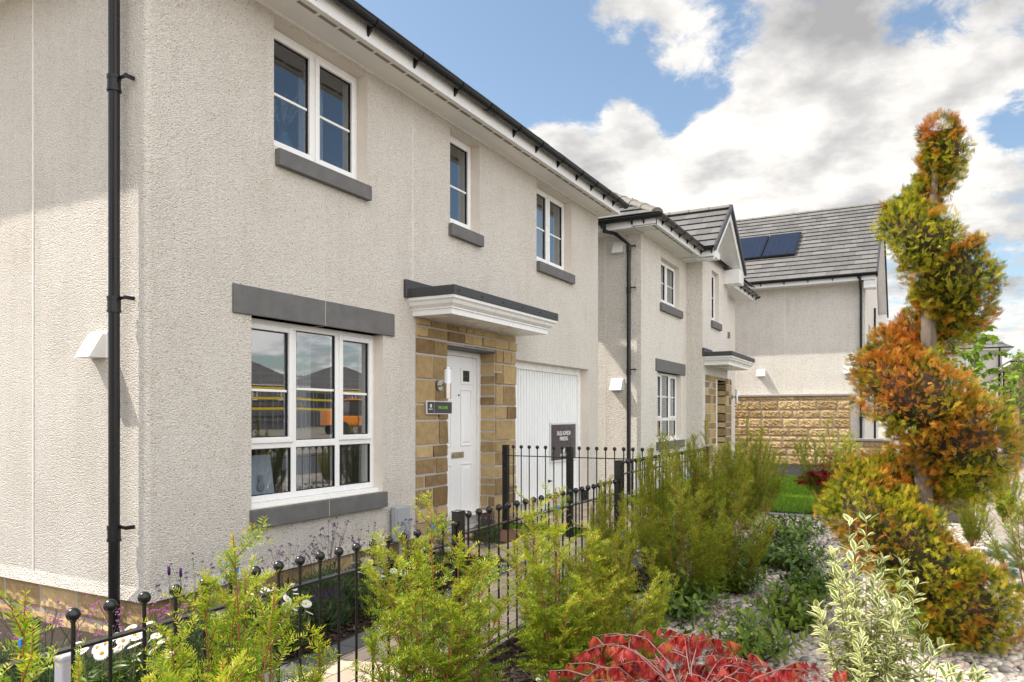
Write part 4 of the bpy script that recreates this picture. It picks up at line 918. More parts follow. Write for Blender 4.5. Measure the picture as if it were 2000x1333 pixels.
# ================================================================= far houses
def simple_house(label, x0, x1, y0, y1, zb, ze, rise, mat='render_far', wins=(), name='detached_house', group=None, pipe=None):
    h = thing(name, label, 'house', (x0, y0, 0), 0, group); wb, rv = MB(), RV()
    wins_f = [w for w in wins if w[0] == 'x']; 
    wall(wb, rv, mapX(x0), y0, y1, zb, ze, [w[1:] for w in wins if w[0] == 'x'], .15)
    wall(wb, rv, mapY(y0), x0, x1, zb, ze, [w[1:] for w in wins if w[0] == 'y'], .15)
    wb.quad((x1, y0, zb), (x1, y1, zb), (x1, y1, ze), (x1, y0, ze)); wall(wb, rv, lambda s, z, d: (s, y1-d, z), x0, x1, zb, ze, [w[1:] for w in wins if w[0] == 'Y'], .15)
    wb.build('wall', M[mat], h); rv.build('window_reveals', M['reveal'], h)
    for w in wins:
        mp = {'x': mapX(x0), 'y': mapY(y0), 'Y': lambda s, z, d: (s, y1-d, z)}[w[0]]; window(h, mp, *w[1:], .08, [(0, .5, 0, 1, 1, .5), (.5, 1, 0, 1, 1, .5)])
    rb = MB(); 
    rb.box(x0+.2, x1-.2, y0+.2, y1-.2, zb, ze); rb.build('room_walls', M['room'], h)
    o = .45; X0, X1, Y0, Y1_ = x0-o, x1+o, y0-o, y1+o; hwid = min(X1-X0, Y1_-Y0)/2; t = rise/hwid; s = math.hypot(1, t); zr = ze+.12
    tile_roof(h, (X0, Y1_, zr), (X0, Y0, zr), up(1, 0, t), hwid*s, lambda q: (q/s, Y1_-Y0-q/s), tw=.4, tc=.4)
    tile_roof(h, (X1, Y0, zr), (X1, Y1_, zr), up(-1, 0, t), hwid*s, lambda q: (q/s, Y1_-Y0-q/s), tw=.4, tc=.4)
    tile_roof(h, (X0, Y0, zr), (X1, Y0, zr), up(0, 1, t), hwid*s, lambda q: (q/s, X1-X0-q/s), tw=.4, tc=.4)
    tile_roof(h, (X1, Y1_, zr), (X0, Y1_, zr), up(0, -1, t), hwid*s, lambda q: (q/s, X1-X0-q/s), tw=.4, tc=.4)
    b = MB(); b.box(X0+.02, X1-.02, Y0+.02, Y1_-.02, ze, ze+.16); b.build('fascia', M['upvc'], h)
    gutter(h, (X0-.06, Y1_, ze+.15), (X0-.06, Y0, ze+.15), (-1, 0, 0), []); gutter(h, (X0, Y0-.06, ze+.15), (X1, Y0-.06, ze+.15), (0, -1, 0), [])
    if pipe: downpipe(h, [(x0-.08, pipe, zb), (x0-.08, pipe, ze-.3), (X0-.05, pipe, ze+.05)], [(x0-.08, pipe, 2.5)], r=.045)
    reparent_fix(h); return h
xf = 52.0; y4a, y4b = fy(1957, xf), fy(1700, xf); z4 = zx(1957, 684, xf)
H4 = simple_house('far white house with hipped grey roof seen past the right of the spiral tree', xf, xf+8, y4a, y4b, .1, z4, 2.6, wins=(('x', fy(1900, xf), fy(1880, xf), 4.2, 5.4),), pipe=y4a+.15)
xg = 45.0; y5b = fy(1991, xg)
H5 = simple_house('farthest right buff house, only its roof corner inside the frame', xg, xg+8, y5b-8, y5b, .1, zx(1990, 712, xg), 2.6, mat='sand', wins=())
FE = thing('timber_fence', 'dark brown close boarded fence beside the far white house', 'fence', (44, 0, 0))
b = MB(); y0_, y1_ = fy(1992, 44), fy(1950, 44); k = 0; y = y0_
while y < y1_: b.box(0+.01*(k % 2), .03+.01*(k % 2), y, y+.11, .1, zx(1970, 783, 44)); y += .12; k += 1
b.build('boards', M['timber'], FE); b = MB()
for yy in (y0_, (y0_+y1_)/2, y1_): b.box(.04, .13, yy-.05, yy+.05, .1, zx(1970, 783, 44)+.1)
b.box(.04, .08, y0_, y1_, .7, .8); b.build('posts', M['timber'], FE)
# across the road behind the viewer: what the ground floor glass reflects
wn = (('Y', 68, 69.3, 3.1, 4.3), ('Y', 74, 75.3, 3.1, 4.3), ('Y', 68, 69.7, .9, 2.2))
R1 = simple_house('dark roofed house across the road, seen mirrored in the glass', 66, 78, -60, -50, 0, 4.6, 3.0, mat='slate', wins=wn)
R2 = simple_house('wide house across the road mirrored at the left of the glass', 50, 61, -60, -50, 0, 4.6, 3.3, mat='slate', wins=(('Y', 53, 54.2, 3.1, 4.3), ('Y', 57, 58.2, 3.1, 4.3)))
R3 = simple_house('last house across the road mirrored at the right of the glass', 82, 93, -60, -50, 0, 4.6, 3.2, mat='slate', wins=(('Y', 85, 86.2, 3.1, 4.3),))
SC = thing('scaffold', 'steel scaffold with yellow toe boards across the road', 'scaffold', (54, -48, 0))
b = MB()
for k in range(20):
    for yy in (0, 1.2): b.tube([(k*1.8-6, yy, 0), (k*1.8-6, yy, 5.8)], .05, 6)
for z in (2, 4, 5, 5.6): b.tube([(-6, 0, z), (28.2, 0, z)], .05, 6); b.tube([(-6, 1.2, z), (28.2, 1.2, z)], .05, 6)
b.build('poles', M['steel'], SC); b = MB()
for z in (2.1, 3.1, 4.1): b.box(-6, 28.2, 1.25, 1.30, z, z+.22)
b.build('toe_boards', M['yellow'], SC)
EX = thing('digger', 'orange wheeled digger parked across the road', 'digger', (41, -26, 0), .5)
b = MB(); b.box(-1.6, 1.6, -.9, .9, .8, 1.5); b.box(-2.2, -1.5, -.8, .8, .8, 1.9); b.build('body', M['orange'], EX, bevel=.06)
b = MB(); b.box(-.6, .7, -.75, .75, 1.5, 2.6); b.build('cab', M['dglass'], EX, bevel=.08); b = MB(); b.box(-.7, .8, -.8, .8, 2.6, 2.72); b.build('cab_roof', M['orange'], EX, bevel=.04)
b = MB(); b.tube([(1.5, 0, 1.3), (2.8, 0, 3.1), (4.2, 0, 2.4)], [.2, .17, .14], 6); b.tube([(4.2, 0, 2.4), (4.4, 0, .8)], .13, 6); b.build('boom', M['orange'], EX)
b = MB(); b.prism([(4.1, -.4, .9), (4.7, -.4, .8), (4.9, -.4, .2), (4.2, -.4, .3)], (0, .8, 0)); b.build('bucket', M['tyre'], EX)
for (x_, y_) in ((-1.2, -1), (-1.2, .75), (1.2, -1), (1.2, .75)):
    b = MB(); b.tube([(x_, y_, .55), (x_, y_+.28, .55)], .55, 20); b.build('wheel', M['tyre'], EX, smooth=True)
# ================================================================= ground
def sheet(name, x0, x1, y0, y1, dz, mat, nx=12, ny=2, kind='structure', label=None):
    xs = np.linspace(x0, x1, nx+1); ys = np.linspace(y0, y1, ny+1); mb = MB()
    vs = [(x, y, ground_z(x)+dz) for y in ys for x in xs]
    fs = [(j*(nx+1)+i, j*(nx+1)+i+1, (j+1)*(nx+1)+i+1, (j+1)*(nx+1)+i) for j in range(ny) for i in range(nx)]
    mb.add(vs, fs); o = mb.build(name, M[mat], None, smooth='all'); tag(o, kind=kind); return o
mb = MB(); xs = [-200, -60, 0, 3]+[3+.25*i for i in range(1, 20)]+[10, 30, 90, 400]; ys = [-400, -60, 0, 60, 400]
mb.add([(x, y, ground_z(x)-.03) for y in ys for x in xs], [(j*len(xs)+i, j*len(xs)+i+1, (j+1)*len(xs)+i+1, (j+1)*len(xs)+i) for j in range(len(ys)-1) for i in range(len(xs)-1)])
tag(mb.build('ground', M['ground'], None, smooth='all'), kind='structure')
sheet('gravel_bed', -3, 10.4, -.70, 2.42, -.004, 'gravelbase', 30); sheet('hedge_soil', -1, 6.4, 1.35, 2.42, .003, 'soil', 24)
sheet('planting_bed', -1, 6.2, 3.42, 4.6, .012, 'soil', 24, 4); sheet('planting_bed', -1, X1a+.1, 4.6, 9, .012, 'soil', 6)
sheet('path_edging', -2, 6.2, 3.22, 3.42, .008, 'edging', 24); sheet('path', -2, 7.6, 2.42, 3.22, .004, 'blocks', 30); sheet('path', 6.2, 7.6, 3.22, 4.72, .004, 'blocks', 6)
sheet('lawn', 7.6, 8.2, 2.42, 4.48, 0, 'lawn', 4); sheet('driveway', 8.2, 10.9, 2.42, 4.75, .004, 'blocks', 6)
sheet('lawn', 10.9, 17.4, -.2, 4.19, 0, 'lawn', 6); sheet('kerb', 10.4, 10.62, -.7, 2.42, .03, 'kerb', 2); sheet('soil_bed', 10.62, 10.9, -.7, 4.4, -.004, 'soil', 2)
sheet('asphalt_drive', 17.4, 21.4, -.9, 4.15, .002, 'asphalt', 3); sheet('soil_bed', 21.4, 22.0, -.9, 10, .002, 'soil', 2); sheet('soil_bed', 10.9, 17.4, -.75, -.2, .002, 'soil', 3)
sheet('pavement', -4, 60, -3.1, -.82, .004, 'pave_far', 60); kb_ = MB()
for i in range(70):
    x = -4+.92*i; z = ground_z(x+.45); kb_.box(x, x+.91, -.82, -.70, z-.1, z+.018)
tag(kb_.build('pavement_kerb', M['kerb'], None, bevel=.006), kind='structure')
sheet('road', -60, 120, -10, -3.2, -.02, 'asphalt', 60); sheet('road', 30, 44.5, -3.1, 30, .006, 'pave_far', 4)
# ================================================================= scatter: pebbles, bark chips, grass
def ico(sub):
    import bmesh
    bm = bmesh.new(); bmesh.ops.create_icosphere(bm, subdivisions=sub, radius=1); V = np.array([v.co[:] for v in bm.verts]); F = np.array([[v.index for v in f.verts] for f in bm.faces]); bm.free(); return V, F
gz_ = np.vectorize(lambda x: ground_z(x))
def pebbles(x0, x1, y0, y1, step, sub, seed, rmin=.014, rmax=.026):
    r = np.random.default_rng(seed); X, Y = np.meshgrid(np.arange(x0, x1, step), np.arange(y0, y1, step)); X = X.ravel()+r.uniform(-.5, .5, X.size)*step; Y = Y.ravel()+r.uniform(-.5, .5, Y.size)*step
    n = len(X); V, F = ico(sub); V = V*(1+.10*np.sin(V[:, [1, 2, 0]]*3.1+1.3)); s = r.uniform(rmin, rmax, n)*r.choice([1, 1, 1.3, .8], n)
    S = np.stack([s*r.uniform(1.0, 1.45, n), s*r.uniform(.85, 1.1, n), s*r.uniform(.5, .75, n)], 1)
    d = np.stack([r.normal(size=n), r.normal(size=n), r.normal(0, .22, n)], 1); Rm = frames(d, np.stack([r.normal(0, .25, n), r.normal(0, .25, n), np.ones(n)], 1))
    P = np.stack([X, Y, gz_(X)+r.uniform(0, .020, n)], 1)
    return inst(V, F, P, Rm, S, r.random(n))
V, F, A_ = merge([pebbles(3.0, 6.6, -.70, 1.9, .030, 2, 1), pebbles(6.6, 10.38, -.72, 2.2, .036, 1, 2), pebbles(3.0, 6.6, -.70, 1.9, .07, 2, 4, .018, .027)])
tag(np_mesh('pebbles', V, F, M['pebble'], None, A_, smooth=True), 'rounded grey and buff river pebbles spread over the planting bed', 'pebbles', kind='stuff')
def chips(x0, x1, y0, y1, n, seed, zo=.012):
    r = np.random.default_rng(seed); T = np.array([[-.5, -1, 0], [.5, -1, 0], [.4, 1, .1], [-.5, .9, .1]], float); F = np.array([[0, 1, 2, 3]])
    P = np.stack([r.uniform(x0, x1, n), r.uniform(y0, y1, n), np.zeros(n)], 1); P[:, 2] = gz_(P[:, 0])+zo+r.uniform(0, .025, n)
    d = np.stack([r.normal(size=n), r.normal(size=n), r.normal(0, .35, n)], 1)
    return inst(T, F, P, frames(d, np.stack([r.normal(0, .5, n), r.normal(0, .5, n), np.ones(n)], 1)), r.uniform(.008, .020, n), r.random(n)**1.6)
V, F, A_ = merge([chips(1.5, 6.2, 3.44, 4.5, 15000, 3), chips(10.6, 10.9, -.7, 4.4, 1500, 4, .0), chips(21.4, 22, -.9, 6, 1500, 5, .0), chips(.5, 6.4, 1.35, 2.4, 9000, 8, .004)])
tag(np_mesh('bark_mulch', V, F, M['mulch'], None, A_), 'dark brown bark chippings covering the planting beds', 'mulch', kind='stuff')
V, F, A_ = chips(3.2, 10.2, -.7, 2.0, 420, 12, .045); tag(np_mesh('fallen_leaves', V, F, M['fallen'], None, A_), 'scattered brown and red fallen leaves on the pebbles', 'fallen leaves', kind='stuff')
def blades(x0, x1, y0, y1, n, seed, h=.035):
    r = np.random.default_rng(seed); T = np.array([[-.09, 0, 0], [.09, 0, 0], [0, 1, .15]], float); F = np.array([[0, 1, 2]])
    P = np.stack([r.uniform(x0, x1, n), r.uniform(y0, y1, n), np.zeros(n)], 1); P[:, 2] = gz_(P[:, 0])
    d = np.stack([r.normal(0, .35, n), r.normal(0, .35, n), np.ones(n)], 1)
    return inst(T, F, P, frames(d, r.normal(size=(n, 3))), r.uniform(.6, 1.3, n)*h, r.random(n))
V, F, A_ = merge([blades(7.62, 8.18, 2.44, 4.4, 9000, 6), blades(10.9, 17.4, -.2, 4.1, 60000, 7, .05)])
tag(np_mesh('grass', V, F, M['grass'], None, A_), 'short bright green mown grass of the front lawns', 'grass', kind='stuff')
# ================================================================= railings
_pk = {}
def railing(name, label, p0, p1, ztop, zbot, spacing, start=0, posts=(), ground=None, group='black ball-topped railings'):
    p0 = Vector((*p0, 0)); p1 = Vector((*p1, 0)); d = p1-p0; L = d.length; d.normalize(); sd = Vector((-d.y, d.x, 0))
    root = thing(name, label, 'railing', (p0.x, p0.y, 0), 0, group)
    o = -p0
    for z, w in ((ztop-.105, .018), (zbot, .018)):
        b = MB(); b.obox(p0+o+d*L/2+Vector((0, 0, z)), d*L/2, sd*w, Vector((0, 0, .005))); b.build('rail', M['iron'], root, bevel=.002)
    key = round(ztop-zbot, 3)
    if key not in _pk:
        b = MB(); b.tube([(0, 0, zbot-.03-ztop), (0, 0, -.012)], .0065, 10); m1 = b.build('picket', M['iron'], None, smooth=True)
        b = MB(); b.ball((0, 0, 0), .0215, 20, 14); b.tube([(0, 0, -.024), (0, 0, -.017)], .0095, 12); m2 = b.build('finial', M['iron'], None, smooth='all')
        _pk[key] = (m1.data, m2.data); bpy.data.objects.remove(m1); bpy.data.objects.remove(m2)
    t = start
    while t < L-.03:
        q = bpy.data.objects.new('picket', _pk[key][0]); col.objects.link(q); q.parent = root; q.location = p0+o+d*t+Vector((0, 0, ztop)); q.rotation_euler = (0, 0, t*7)
        f = bpy.data.objects.new('finial', _pk[key][1]); col.objects.link(f); f.parent = q
        t += spacing
    for (t, zt, w) in posts:
        c = p0+o+d*t; g = ground_z(p0.x+d.x*t); b = MB(); b.obox(c+Vector((0, 0, (zt+g-.1)/2)), d*w/2, sd*w/2, Vector((0, 0, (zt-g+.1)/2))); b.obox(c+Vector((0, 0, zt+.001)), d*(w/2+.002), sd*(w/2+.002), Vector((0, 0, .004))); b.build('post', M['iron'], root, bevel=.003)
    return root
YF = 2.32; xs1, xs2 = fx(895, YF), fx(1208, YF)
xb = fx(143, YF); st = (xb-.2) % .122
railing('railing', 'nearest black railing section at the lower left with large ball tops', (.2, YF), (xs1, YF), .925, .10, .122, st, posts=((xs1-.2, .995, .058),))
railing('railing', 'middle black railing section behind the light green yews, one post each end', (xs1, YF), (xs2, YF), .965, .13, .122, .11, posts=((xs2-xs1, 1.145, .058),))
railing('railing', 'far black railing section running behind the dark yews', (xs2, YF), (9.45, YF), 1.125, .28, .122, .11, posts=((9.45-xs2, 1.15, .058),))
XD = 7.56
railing('railing', 'black railing crossing in front of the garage door towards the wall', (XD, fy(988, XD)), (XD, YF+.05), EYE-.363, .30, .104, .10, posts=((0, EYE-.348, .065), (fy(988, XD)-fy(1113, XD), EYE-.352, .065)))
b = MB(); b.box(-.03, .03, -.03, .03, 0, .40); b.box(-.034, .034, -.034, .034, .392, .408); bo = b.build('bollard', M['pipegrey'], None, bevel=.006); lo = ony(128, 1283, 3.05); bo.location = (lo[0], 3.05, 0); bo.scale = (1, 1, (lo[2])/.4)
tag(bo, 'short lilac grey square post behind the nearest railing', 'post')
# ================================================================= plants
def leafT(w=.4, rows=5, fold=.12, curl=-.15, prof=None):
    V = []; E = []
    for i in range(rows):
        t = i/(rows-1); ww = w/2*(prof(t) if prof else math.sin(math.pi*min(1, t*.93+.05))**.8)
        for s in (-1, 0, 1): V.append((s*ww, t, abs(s)*ww*fold*2+curl*t*t)); E.append(abs(s))
    F = [(i*3+j, i*3+j+1, (i+1)*3+j+1, (i+1)*3+j) for i in range(rows-1) for j in (0, 1)]
    return np.array(V, float), np.array(F), np.array(E, float)
T_need = np.array([[-.075, 0, 0], [.075, 0, 0], [.06, .75, .05], [-.06, .75, .05]], float); T_need[2:, 0] *= .9; T_need = np.array([[-.03, 0, 0], [.115, .4, .02], [0, 1, .03], [-.115, .4, .02]], float); F4 = np.array([[0, 1, 2, 3]])
def yew_mesh(seed, H=1.2, spread=.3, nst=9, nshoot=17, dens=1.0, nl=.024, low=.08, slen=1.0, lean=(0, 0), base_r=.05, bright=0.0, outw=.55, upb=1.0):
    r = np.random.default_rng(seed); sb = MB(); P = []; D = []; U = []; S = []; T = []
    def needles(p0, d, L, tb, up, w=1.0, droop=.0):
        n = max(4, int(L/.0047*dens)); s = (np.arange(n)+.5)/n; d = d/np.linalg.norm(d)
        pts = p0[None]+d[None]*L*s[:, None]; pts[:, 2] -= droop*L*s**2
        side = np.cross(d, up); side /= max(1e-6, np.linalg.norm(side)); nrm = np.cross(side, d)
        sg = np.where(np.arange(n) % 2 == 0, 1, -1)[:, None]
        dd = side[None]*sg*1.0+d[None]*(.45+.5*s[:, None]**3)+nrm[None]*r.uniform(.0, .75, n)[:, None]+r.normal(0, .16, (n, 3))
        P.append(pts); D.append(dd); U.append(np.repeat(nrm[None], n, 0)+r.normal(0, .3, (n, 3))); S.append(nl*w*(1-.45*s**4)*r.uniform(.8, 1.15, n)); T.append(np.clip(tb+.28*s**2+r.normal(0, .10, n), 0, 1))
    for i in range(nst):
        ph = 2*math.pi*(i*.618+r.uniform(-.06, .06)); rad = 0 if i == 0 else math.sqrt(r.uniform(.1, 1)); hh = H*(1-.42*rad**2)*r.uniform(.86, 1.03) if i else H
        b0 = np.array([math.cos(ph), math.sin(ph), 0])*base_r*rad; hx = np.array([math.cos(ph), math.sin(ph), 0])*spread*rad*.9+np.array([*lean, 0])
        f = lambda t: b0+hx*(t**.85)+np.array([0, 0, hh])*t+np.array([math.sin(t*7+i), math.cos(t*6+i), 0])*.012*t
        sb.tube([tuple(f(t)) for t in np.linspace(0, 1, 9)], [.0045*(1-.8*t)*(1.2 if i == 0 else 1)+.001 for t in np.linspace(0, 1, 9)], 5)
        tip = f(.86); needles(tip, f(1.0)-tip, np.linalg.norm(f(1.0)-tip)*1.03, .55+bright, np.array([math.cos(ph), math.sin(ph), .1]))
        needles(tip, f(1.0)-tip, np.linalg.norm(f(1.0)-tip)*1.03, .5+bright, np.array([-math.sin(ph), math.cos(ph), .1]))
        for k in range(nshoot):
            t = low+(1-low)*((k+r.uniform(0, .9))/nshoot)*.97; p = f(t); az = r.uniform(0, 2*math.pi)
            o = np.array([math.cos(az), math.sin(az), 0])*1.0+np.array([math.cos(ph), math.sin(ph), 0])*outw*rad
            el = (r.uniform(.35, 1.1)+.5*t)*upb; d = o/np.linalg.norm(o)+np.array([0, 0, el]); d /= np.linalg.norm(d)
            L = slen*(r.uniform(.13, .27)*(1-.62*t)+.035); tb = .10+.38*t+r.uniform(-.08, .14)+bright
            e = p+d*L-np.array([0, 0, .12*L]); sb.tube([tuple(p), tuple(p+d*L*.5-np.array([0, 0, .03*L])), tuple(e)], [.0026, .0018, .0008], 4, cap=False)
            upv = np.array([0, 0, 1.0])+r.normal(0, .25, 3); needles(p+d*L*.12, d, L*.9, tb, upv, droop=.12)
            nsub = int(r.integers(3, 7)*(.5+L/.2)*.8)
            sd = np.cross(d, upv); sd /= np.linalg.norm(sd)
            for q in range(nsub):
                s = .2+.7*(q+r.random())/nsub; dd = d+sd*(1 if q % 2 else -1)*r.uniform(.7, 1.3)+r.normal(0, .18, 3)
                needles(p+d*L*s-np.array([0, 0, .12*L*s*s]), dd, L*r.uniform(.28, .55)*(1.15-.5*s)+.012, tb+.1, upv+r.normal(0, .2, 3), .92, droop=.1)
    P, D, U, S, T = map(np.concatenate, (P, D, U, S, T))
    v, f_, a = inst(T_need, F4, P, frames(D, U), S, T)
    return sb, v, f_, a
def yew_proto(seed, mat, **k):
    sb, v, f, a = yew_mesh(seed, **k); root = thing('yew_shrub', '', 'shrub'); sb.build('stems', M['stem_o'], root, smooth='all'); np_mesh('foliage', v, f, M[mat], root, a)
    b = MB(); h = k.get('H', 1.2); b.box(-.007, .007, -.003, .003, h*.90, h*.90+.016); b.build('blue_tag', M['blue'], root); return root
YG = 'young yews planted along the railings'
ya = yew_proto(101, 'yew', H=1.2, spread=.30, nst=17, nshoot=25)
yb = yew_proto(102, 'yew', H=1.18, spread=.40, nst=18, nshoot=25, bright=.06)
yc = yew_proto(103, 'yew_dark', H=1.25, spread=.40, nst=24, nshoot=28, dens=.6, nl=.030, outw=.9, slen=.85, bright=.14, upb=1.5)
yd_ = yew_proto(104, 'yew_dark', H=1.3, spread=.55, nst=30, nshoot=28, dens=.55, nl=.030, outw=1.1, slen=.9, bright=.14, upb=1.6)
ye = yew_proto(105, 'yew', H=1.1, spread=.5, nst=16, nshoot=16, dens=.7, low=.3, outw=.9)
used = set()
def place(proto, u, y, zt, rz, label, s=1.0, x=None, h=1.2, group=YG, low=0.0):
    o = proto if proto.name not in used and not used.add(proto.name) else dup(proto)
    xx = fx(u, y) if x is None else x; g = ground_z(xx)-low; k = (zt-g)/h
    o.location = (xx, y, g); o.rotation_euler = (0, 0, rz); o.scale = (s*k, s*k, k); tag(o, label, 'shrub', group); return o
place(ya, 845, 1.78, 1.19, .3, 'bushy light green yew with a blue tag in front of the middle railing post', 1.05)
ya2 = yew_proto(111, 'yew', H=1.2, spread=.30, nst=12, nshoot=21, slen=1.1, nl=.027)
yb2 = yew_proto(112, 'yew', H=1.18, spread=.34, nst=15, nshoot=22, bright=.10, nl=.028, slen=.9)
ya3 = yew_proto(113, 'yew', H=1.2, spread=.36, nst=9, nshoot=18, bright=.02, nl=.027)
yc2 = yew_proto(114, 'yew_dark', H=1.25, spread=.5, nst=17, nshoot=22, dens=.55, nl=.032, outw=1.2, slen=1.25, bright=.18, lean=(.12, -.1))
place(ya2, 462, 1.85, 1.18, 2.1, 'yew with orange stems and blue tag against the near house corner', .95)
place(ya3, 40, 1.72, 1.16, 4.0, 'yew at the left edge of the photo in front of the nearest railing', .9)
place(yb, 1090, 1.72, 1.15, .9, 'widest yellow green yew, in front of the garage door base', 1.0, h=1.18)
place(yb2, 432, 1.12, 1.10, 3.3, 'closest yew, at the bottom of the frame left of the buff paving', .62, h=1.18)
place(ya3, 160, 1.55, 1.02, 1.7, 'small orange tipped yew below the black downpipe', .55, h=1.18)
place(yc, 1192, 1.88, 1.13, 0, 'dull green yew behind the widest yellow green one', .62, h=1.25)
place(yc, 1290, 1.78, 1.45, 1.3, 'tall dark yew in front of the downpipe of the second house', .62, h=1.25)
place(yd_, 1380, 1.70, 1.50, .6, 'broad dark yew below the second house window', .85, h=1.3)
place(yd_, 1458, 1.72, 1.54, 2.7, 'dark yew with arching branches beside the gap onto the lawn', .72, h=1.3)
place(yc2, 1345, 1.45, 1.22, 2.2, 'low spreading dark yew at the front of the hedge over the pebbles', .85, h=1.25)
place(ye, 1608, 1.0, 1.50, .4, 'open branched yellow yew in front of the rock faced stone wall', .95, h=1.1, x=10.75, group='yews beyond the pebble bed')
place(ye, 1500, 1.75, 1.20, 2.4, 'sparse yew with thin low branches across the lawn gap', .9, h=1.1, x=10.3, group='yews beyond the pebble bed')
place(ye, 2005, 0, 1.18, 1.4, 'yew at the right edge with thin branches over the pavement', .9, h=1.1, x=6.6, group='yews beyond the pebble bed').location.y = fy(2012, 6.6)
place(yd_, 1905, 0, .95, 4.4, 'low yellow green yew behind the spiral tree trunk beside the pavement', .55, h=1.3, x=8.9, group='yews beyond the pebble bed').location.y = fy(1900, 8.9)
place(yc, 1968, 0, 1.05, 5.4, 'dark yew low behind the right side of the spiral tree', .8, h=1.25, x=11.2, group='yews beyond the pebble bed').location.y = fy(1962, 11.2)
place(yc2, 1215, 1.42, .98, 3.9, 'feathery yew with arching tips left of the largest low shrub', .8, h=1.25)
place(yc2, 1430, 1.25, 1.02, 5.2, 'low arching yew at the front of the hedge nearest the lawn', .75, h=1.25)
for (root_, px_, pz_, rot_) in ((yb, (-.10, -.18, .42), 0, (1.1, .5, .6)), (yc2, (.25, -.25, .30), 0, (.9, .6, .3)), (ya, (.28, -.05, .40), 0, (.3, 1.1, 0))):
    sb_, v_, f_, a_ = yew_mesh(700+int(px_[0]*100), H=.34, spread=.02, nst=1, nshoot=8, slen=.35, nl=.02, low=.3); dt = np_mesh('dead_twig', v_, f_, M['yew_brown'], root_, a_); dt.location = px_; dt.rotation_euler = rot_
# --------------------------------------------------------- spiral tree
DT = 4.7; PX = FP/DT; fwd = np.array([CA, SA, 0]); rgt = np.array([SA, -CA, 0]); orig = np.array([0, 0, EYE])
def axis_u(v): return np.interp(v, [228, 420, 650, 1000, 1300], [1832, 1817, 1811, 1800, 1792])
def P_(u, v, dz=0): return orig+fwd*(DT+dz)+rgt*((u-1000)/PX)+np.array([0, 0, (HZ-v)/PX])
base = P_(1792, 1298); base[2] = ground_z(base[0]); SPT = thing('spiral_tree', 'tall clipped conifer spiral with orange and yellow green foliage round a bare trunk', 'tree', tuple(base))
tab = np.array([(-70,258,6,34),(-30,272,6,44),(0,298,20,46),(60,358,30,37),(110,388,28,38),(150,412,42,46),(180,440,52,50),(225,468,48,60),(270,505,26,70),(315,545,44,74),(360,590,58,70),(400,632,56,62),(450,662,45,56),(500,692,60,62),(540,745,66,76),(590,775,62,88),(630,812,35,84),(680,856,64,92),(720,895,84,92),(760,935,74,84),(810,948,60,74),(860,965,84,80),(900,1000,108,86),(950,1062,90,84),(990,1128,42,82),(1040,1170,74,94),(1080,1200,90,102),(1120,1235,58,86)], float)
th = np.linspace(-70, 1120, 900); hv, ho, hr = (np.interp(th, tab[:, 0], tab[:, k]) for k in (1, 2, 3)); ker = np.ones(15)/15
hv, ho, hr = (np.convolve(np.pad(a, 7, 'edge'), ker, 'valid') for a in (hv, ho, hr)); hr = hr*.97
thr = np.radians(th); CEN = np.array([P_(axis_u(v)+o*math.cos(a), v, o*math.sin(a)/PX) for v, o, a in zip(hv, ho, thr)])-base; RR = hr/PX
tan = norm(np.gradient(CEN, axis=0)); seglen = np.linalg.norm(np.gradient(CEN, axis=0), axis=1)
def spray_T(seed):
    r = np.random.default_rng(seed); V = []; F = []
    def strip(p, d, L, w):
        d = np.array(d)/np.linalg.norm(d); s = np.array([d[1], -d[0], 0]); b = len(V); z = r.uniform(-.05, .05)
        V.extend([p-s*w*.5, p+d*L*.5+s*w+np.array([0, 0, z]), p+d*L+np.array([0, 0, z*2]), p+d*L*.5-s*w]); F.append((b, b+1, b+2, b+3))
    o = np.zeros(3); strip(o, (0, 1, 0), 1.0, .05)
    for k in range(9):
        t = .12+.09*k; sg = 1 if k % 2 else -1; L = .52*(1-t*.75); d = np.array([sg*.85, 1, 0]); p = np.array([0, t, 0]); strip(p, d, L, .05)
        dn = d/np.linalg.norm(d)
        for q in (.35, .62): strip(p+dn*L*q, np.array([sg*.1, 1, 0]), L*.5, .042); strip(p+dn*L*q, np.array([sg*1.2, .25, 0]), L*.42, .042)
    V = np.array(V, float); V[:, 2] += -.12*V[:, 1]**2+.05*np.abs(V[:, 0]); return V, np.array(F)
w = seglen*RR; w /= w.sum(); parts = []
def tuft_T(seed):
    r = np.random.default_rng(seed); V = []; F = []
    for k in range(13):
        a = k*2.4; q = .62*math.sqrt((k+.3)/13); d = np.array([math.cos(a)*q, 1, math.sin(a)*q]); d /= np.linalg.norm(d); s = np.cross(d, [math.cos(a*1.7), .2, math.sin(a*1.7)]); s /= np.linalg.norm(s); L = r.uniform(.65, 1.0); b = len(V); o = d*r.uniform(0, .22); w_ = .062
        V += [o, o+d*L*.55+s*w_, o+d*L+np.array([0, 0, .02]), o+d*L*.55-s*w_]; F.append((b, b+1, b+2, b+3))
    return np.array(V, float), np.array(F)
def sprig_T(seed):
    r = np.random.default_rng(seed); V = []; F = []
    def dia(o, d, L, w):
        d = d/np.linalg.norm(d); s = np.cross(d, [.1, .1, 1]); s /= np.linalg.norm(s); b = len(V); V.extend([o, o+d*L*.5+s*w, o+d*L, o+d*L*.5-s*w]); F.append((b, b+1, b+2, b+3))
    dia(np.zeros(3), np.array([0, 1., 0]), 1, .026)
    for k in range(12):
        t = .10+.072*k; sg = 1 if k % 2 else -1; L = .46*(1-.7*t)*r.uniform(.8, 1.2); d = np.array([sg*.9, .9, r.normal(0, .45)]); o = np.array([0, t, -.1*t*t]); dia(o, d, L, .027)
        if k < 8: dia(o+d/np.linalg.norm(d)*L*.45, np.array([sg*.15, 1, r.normal(0, .5)]), L*.62, .024)
    return np.array(V, float), np.array(F)
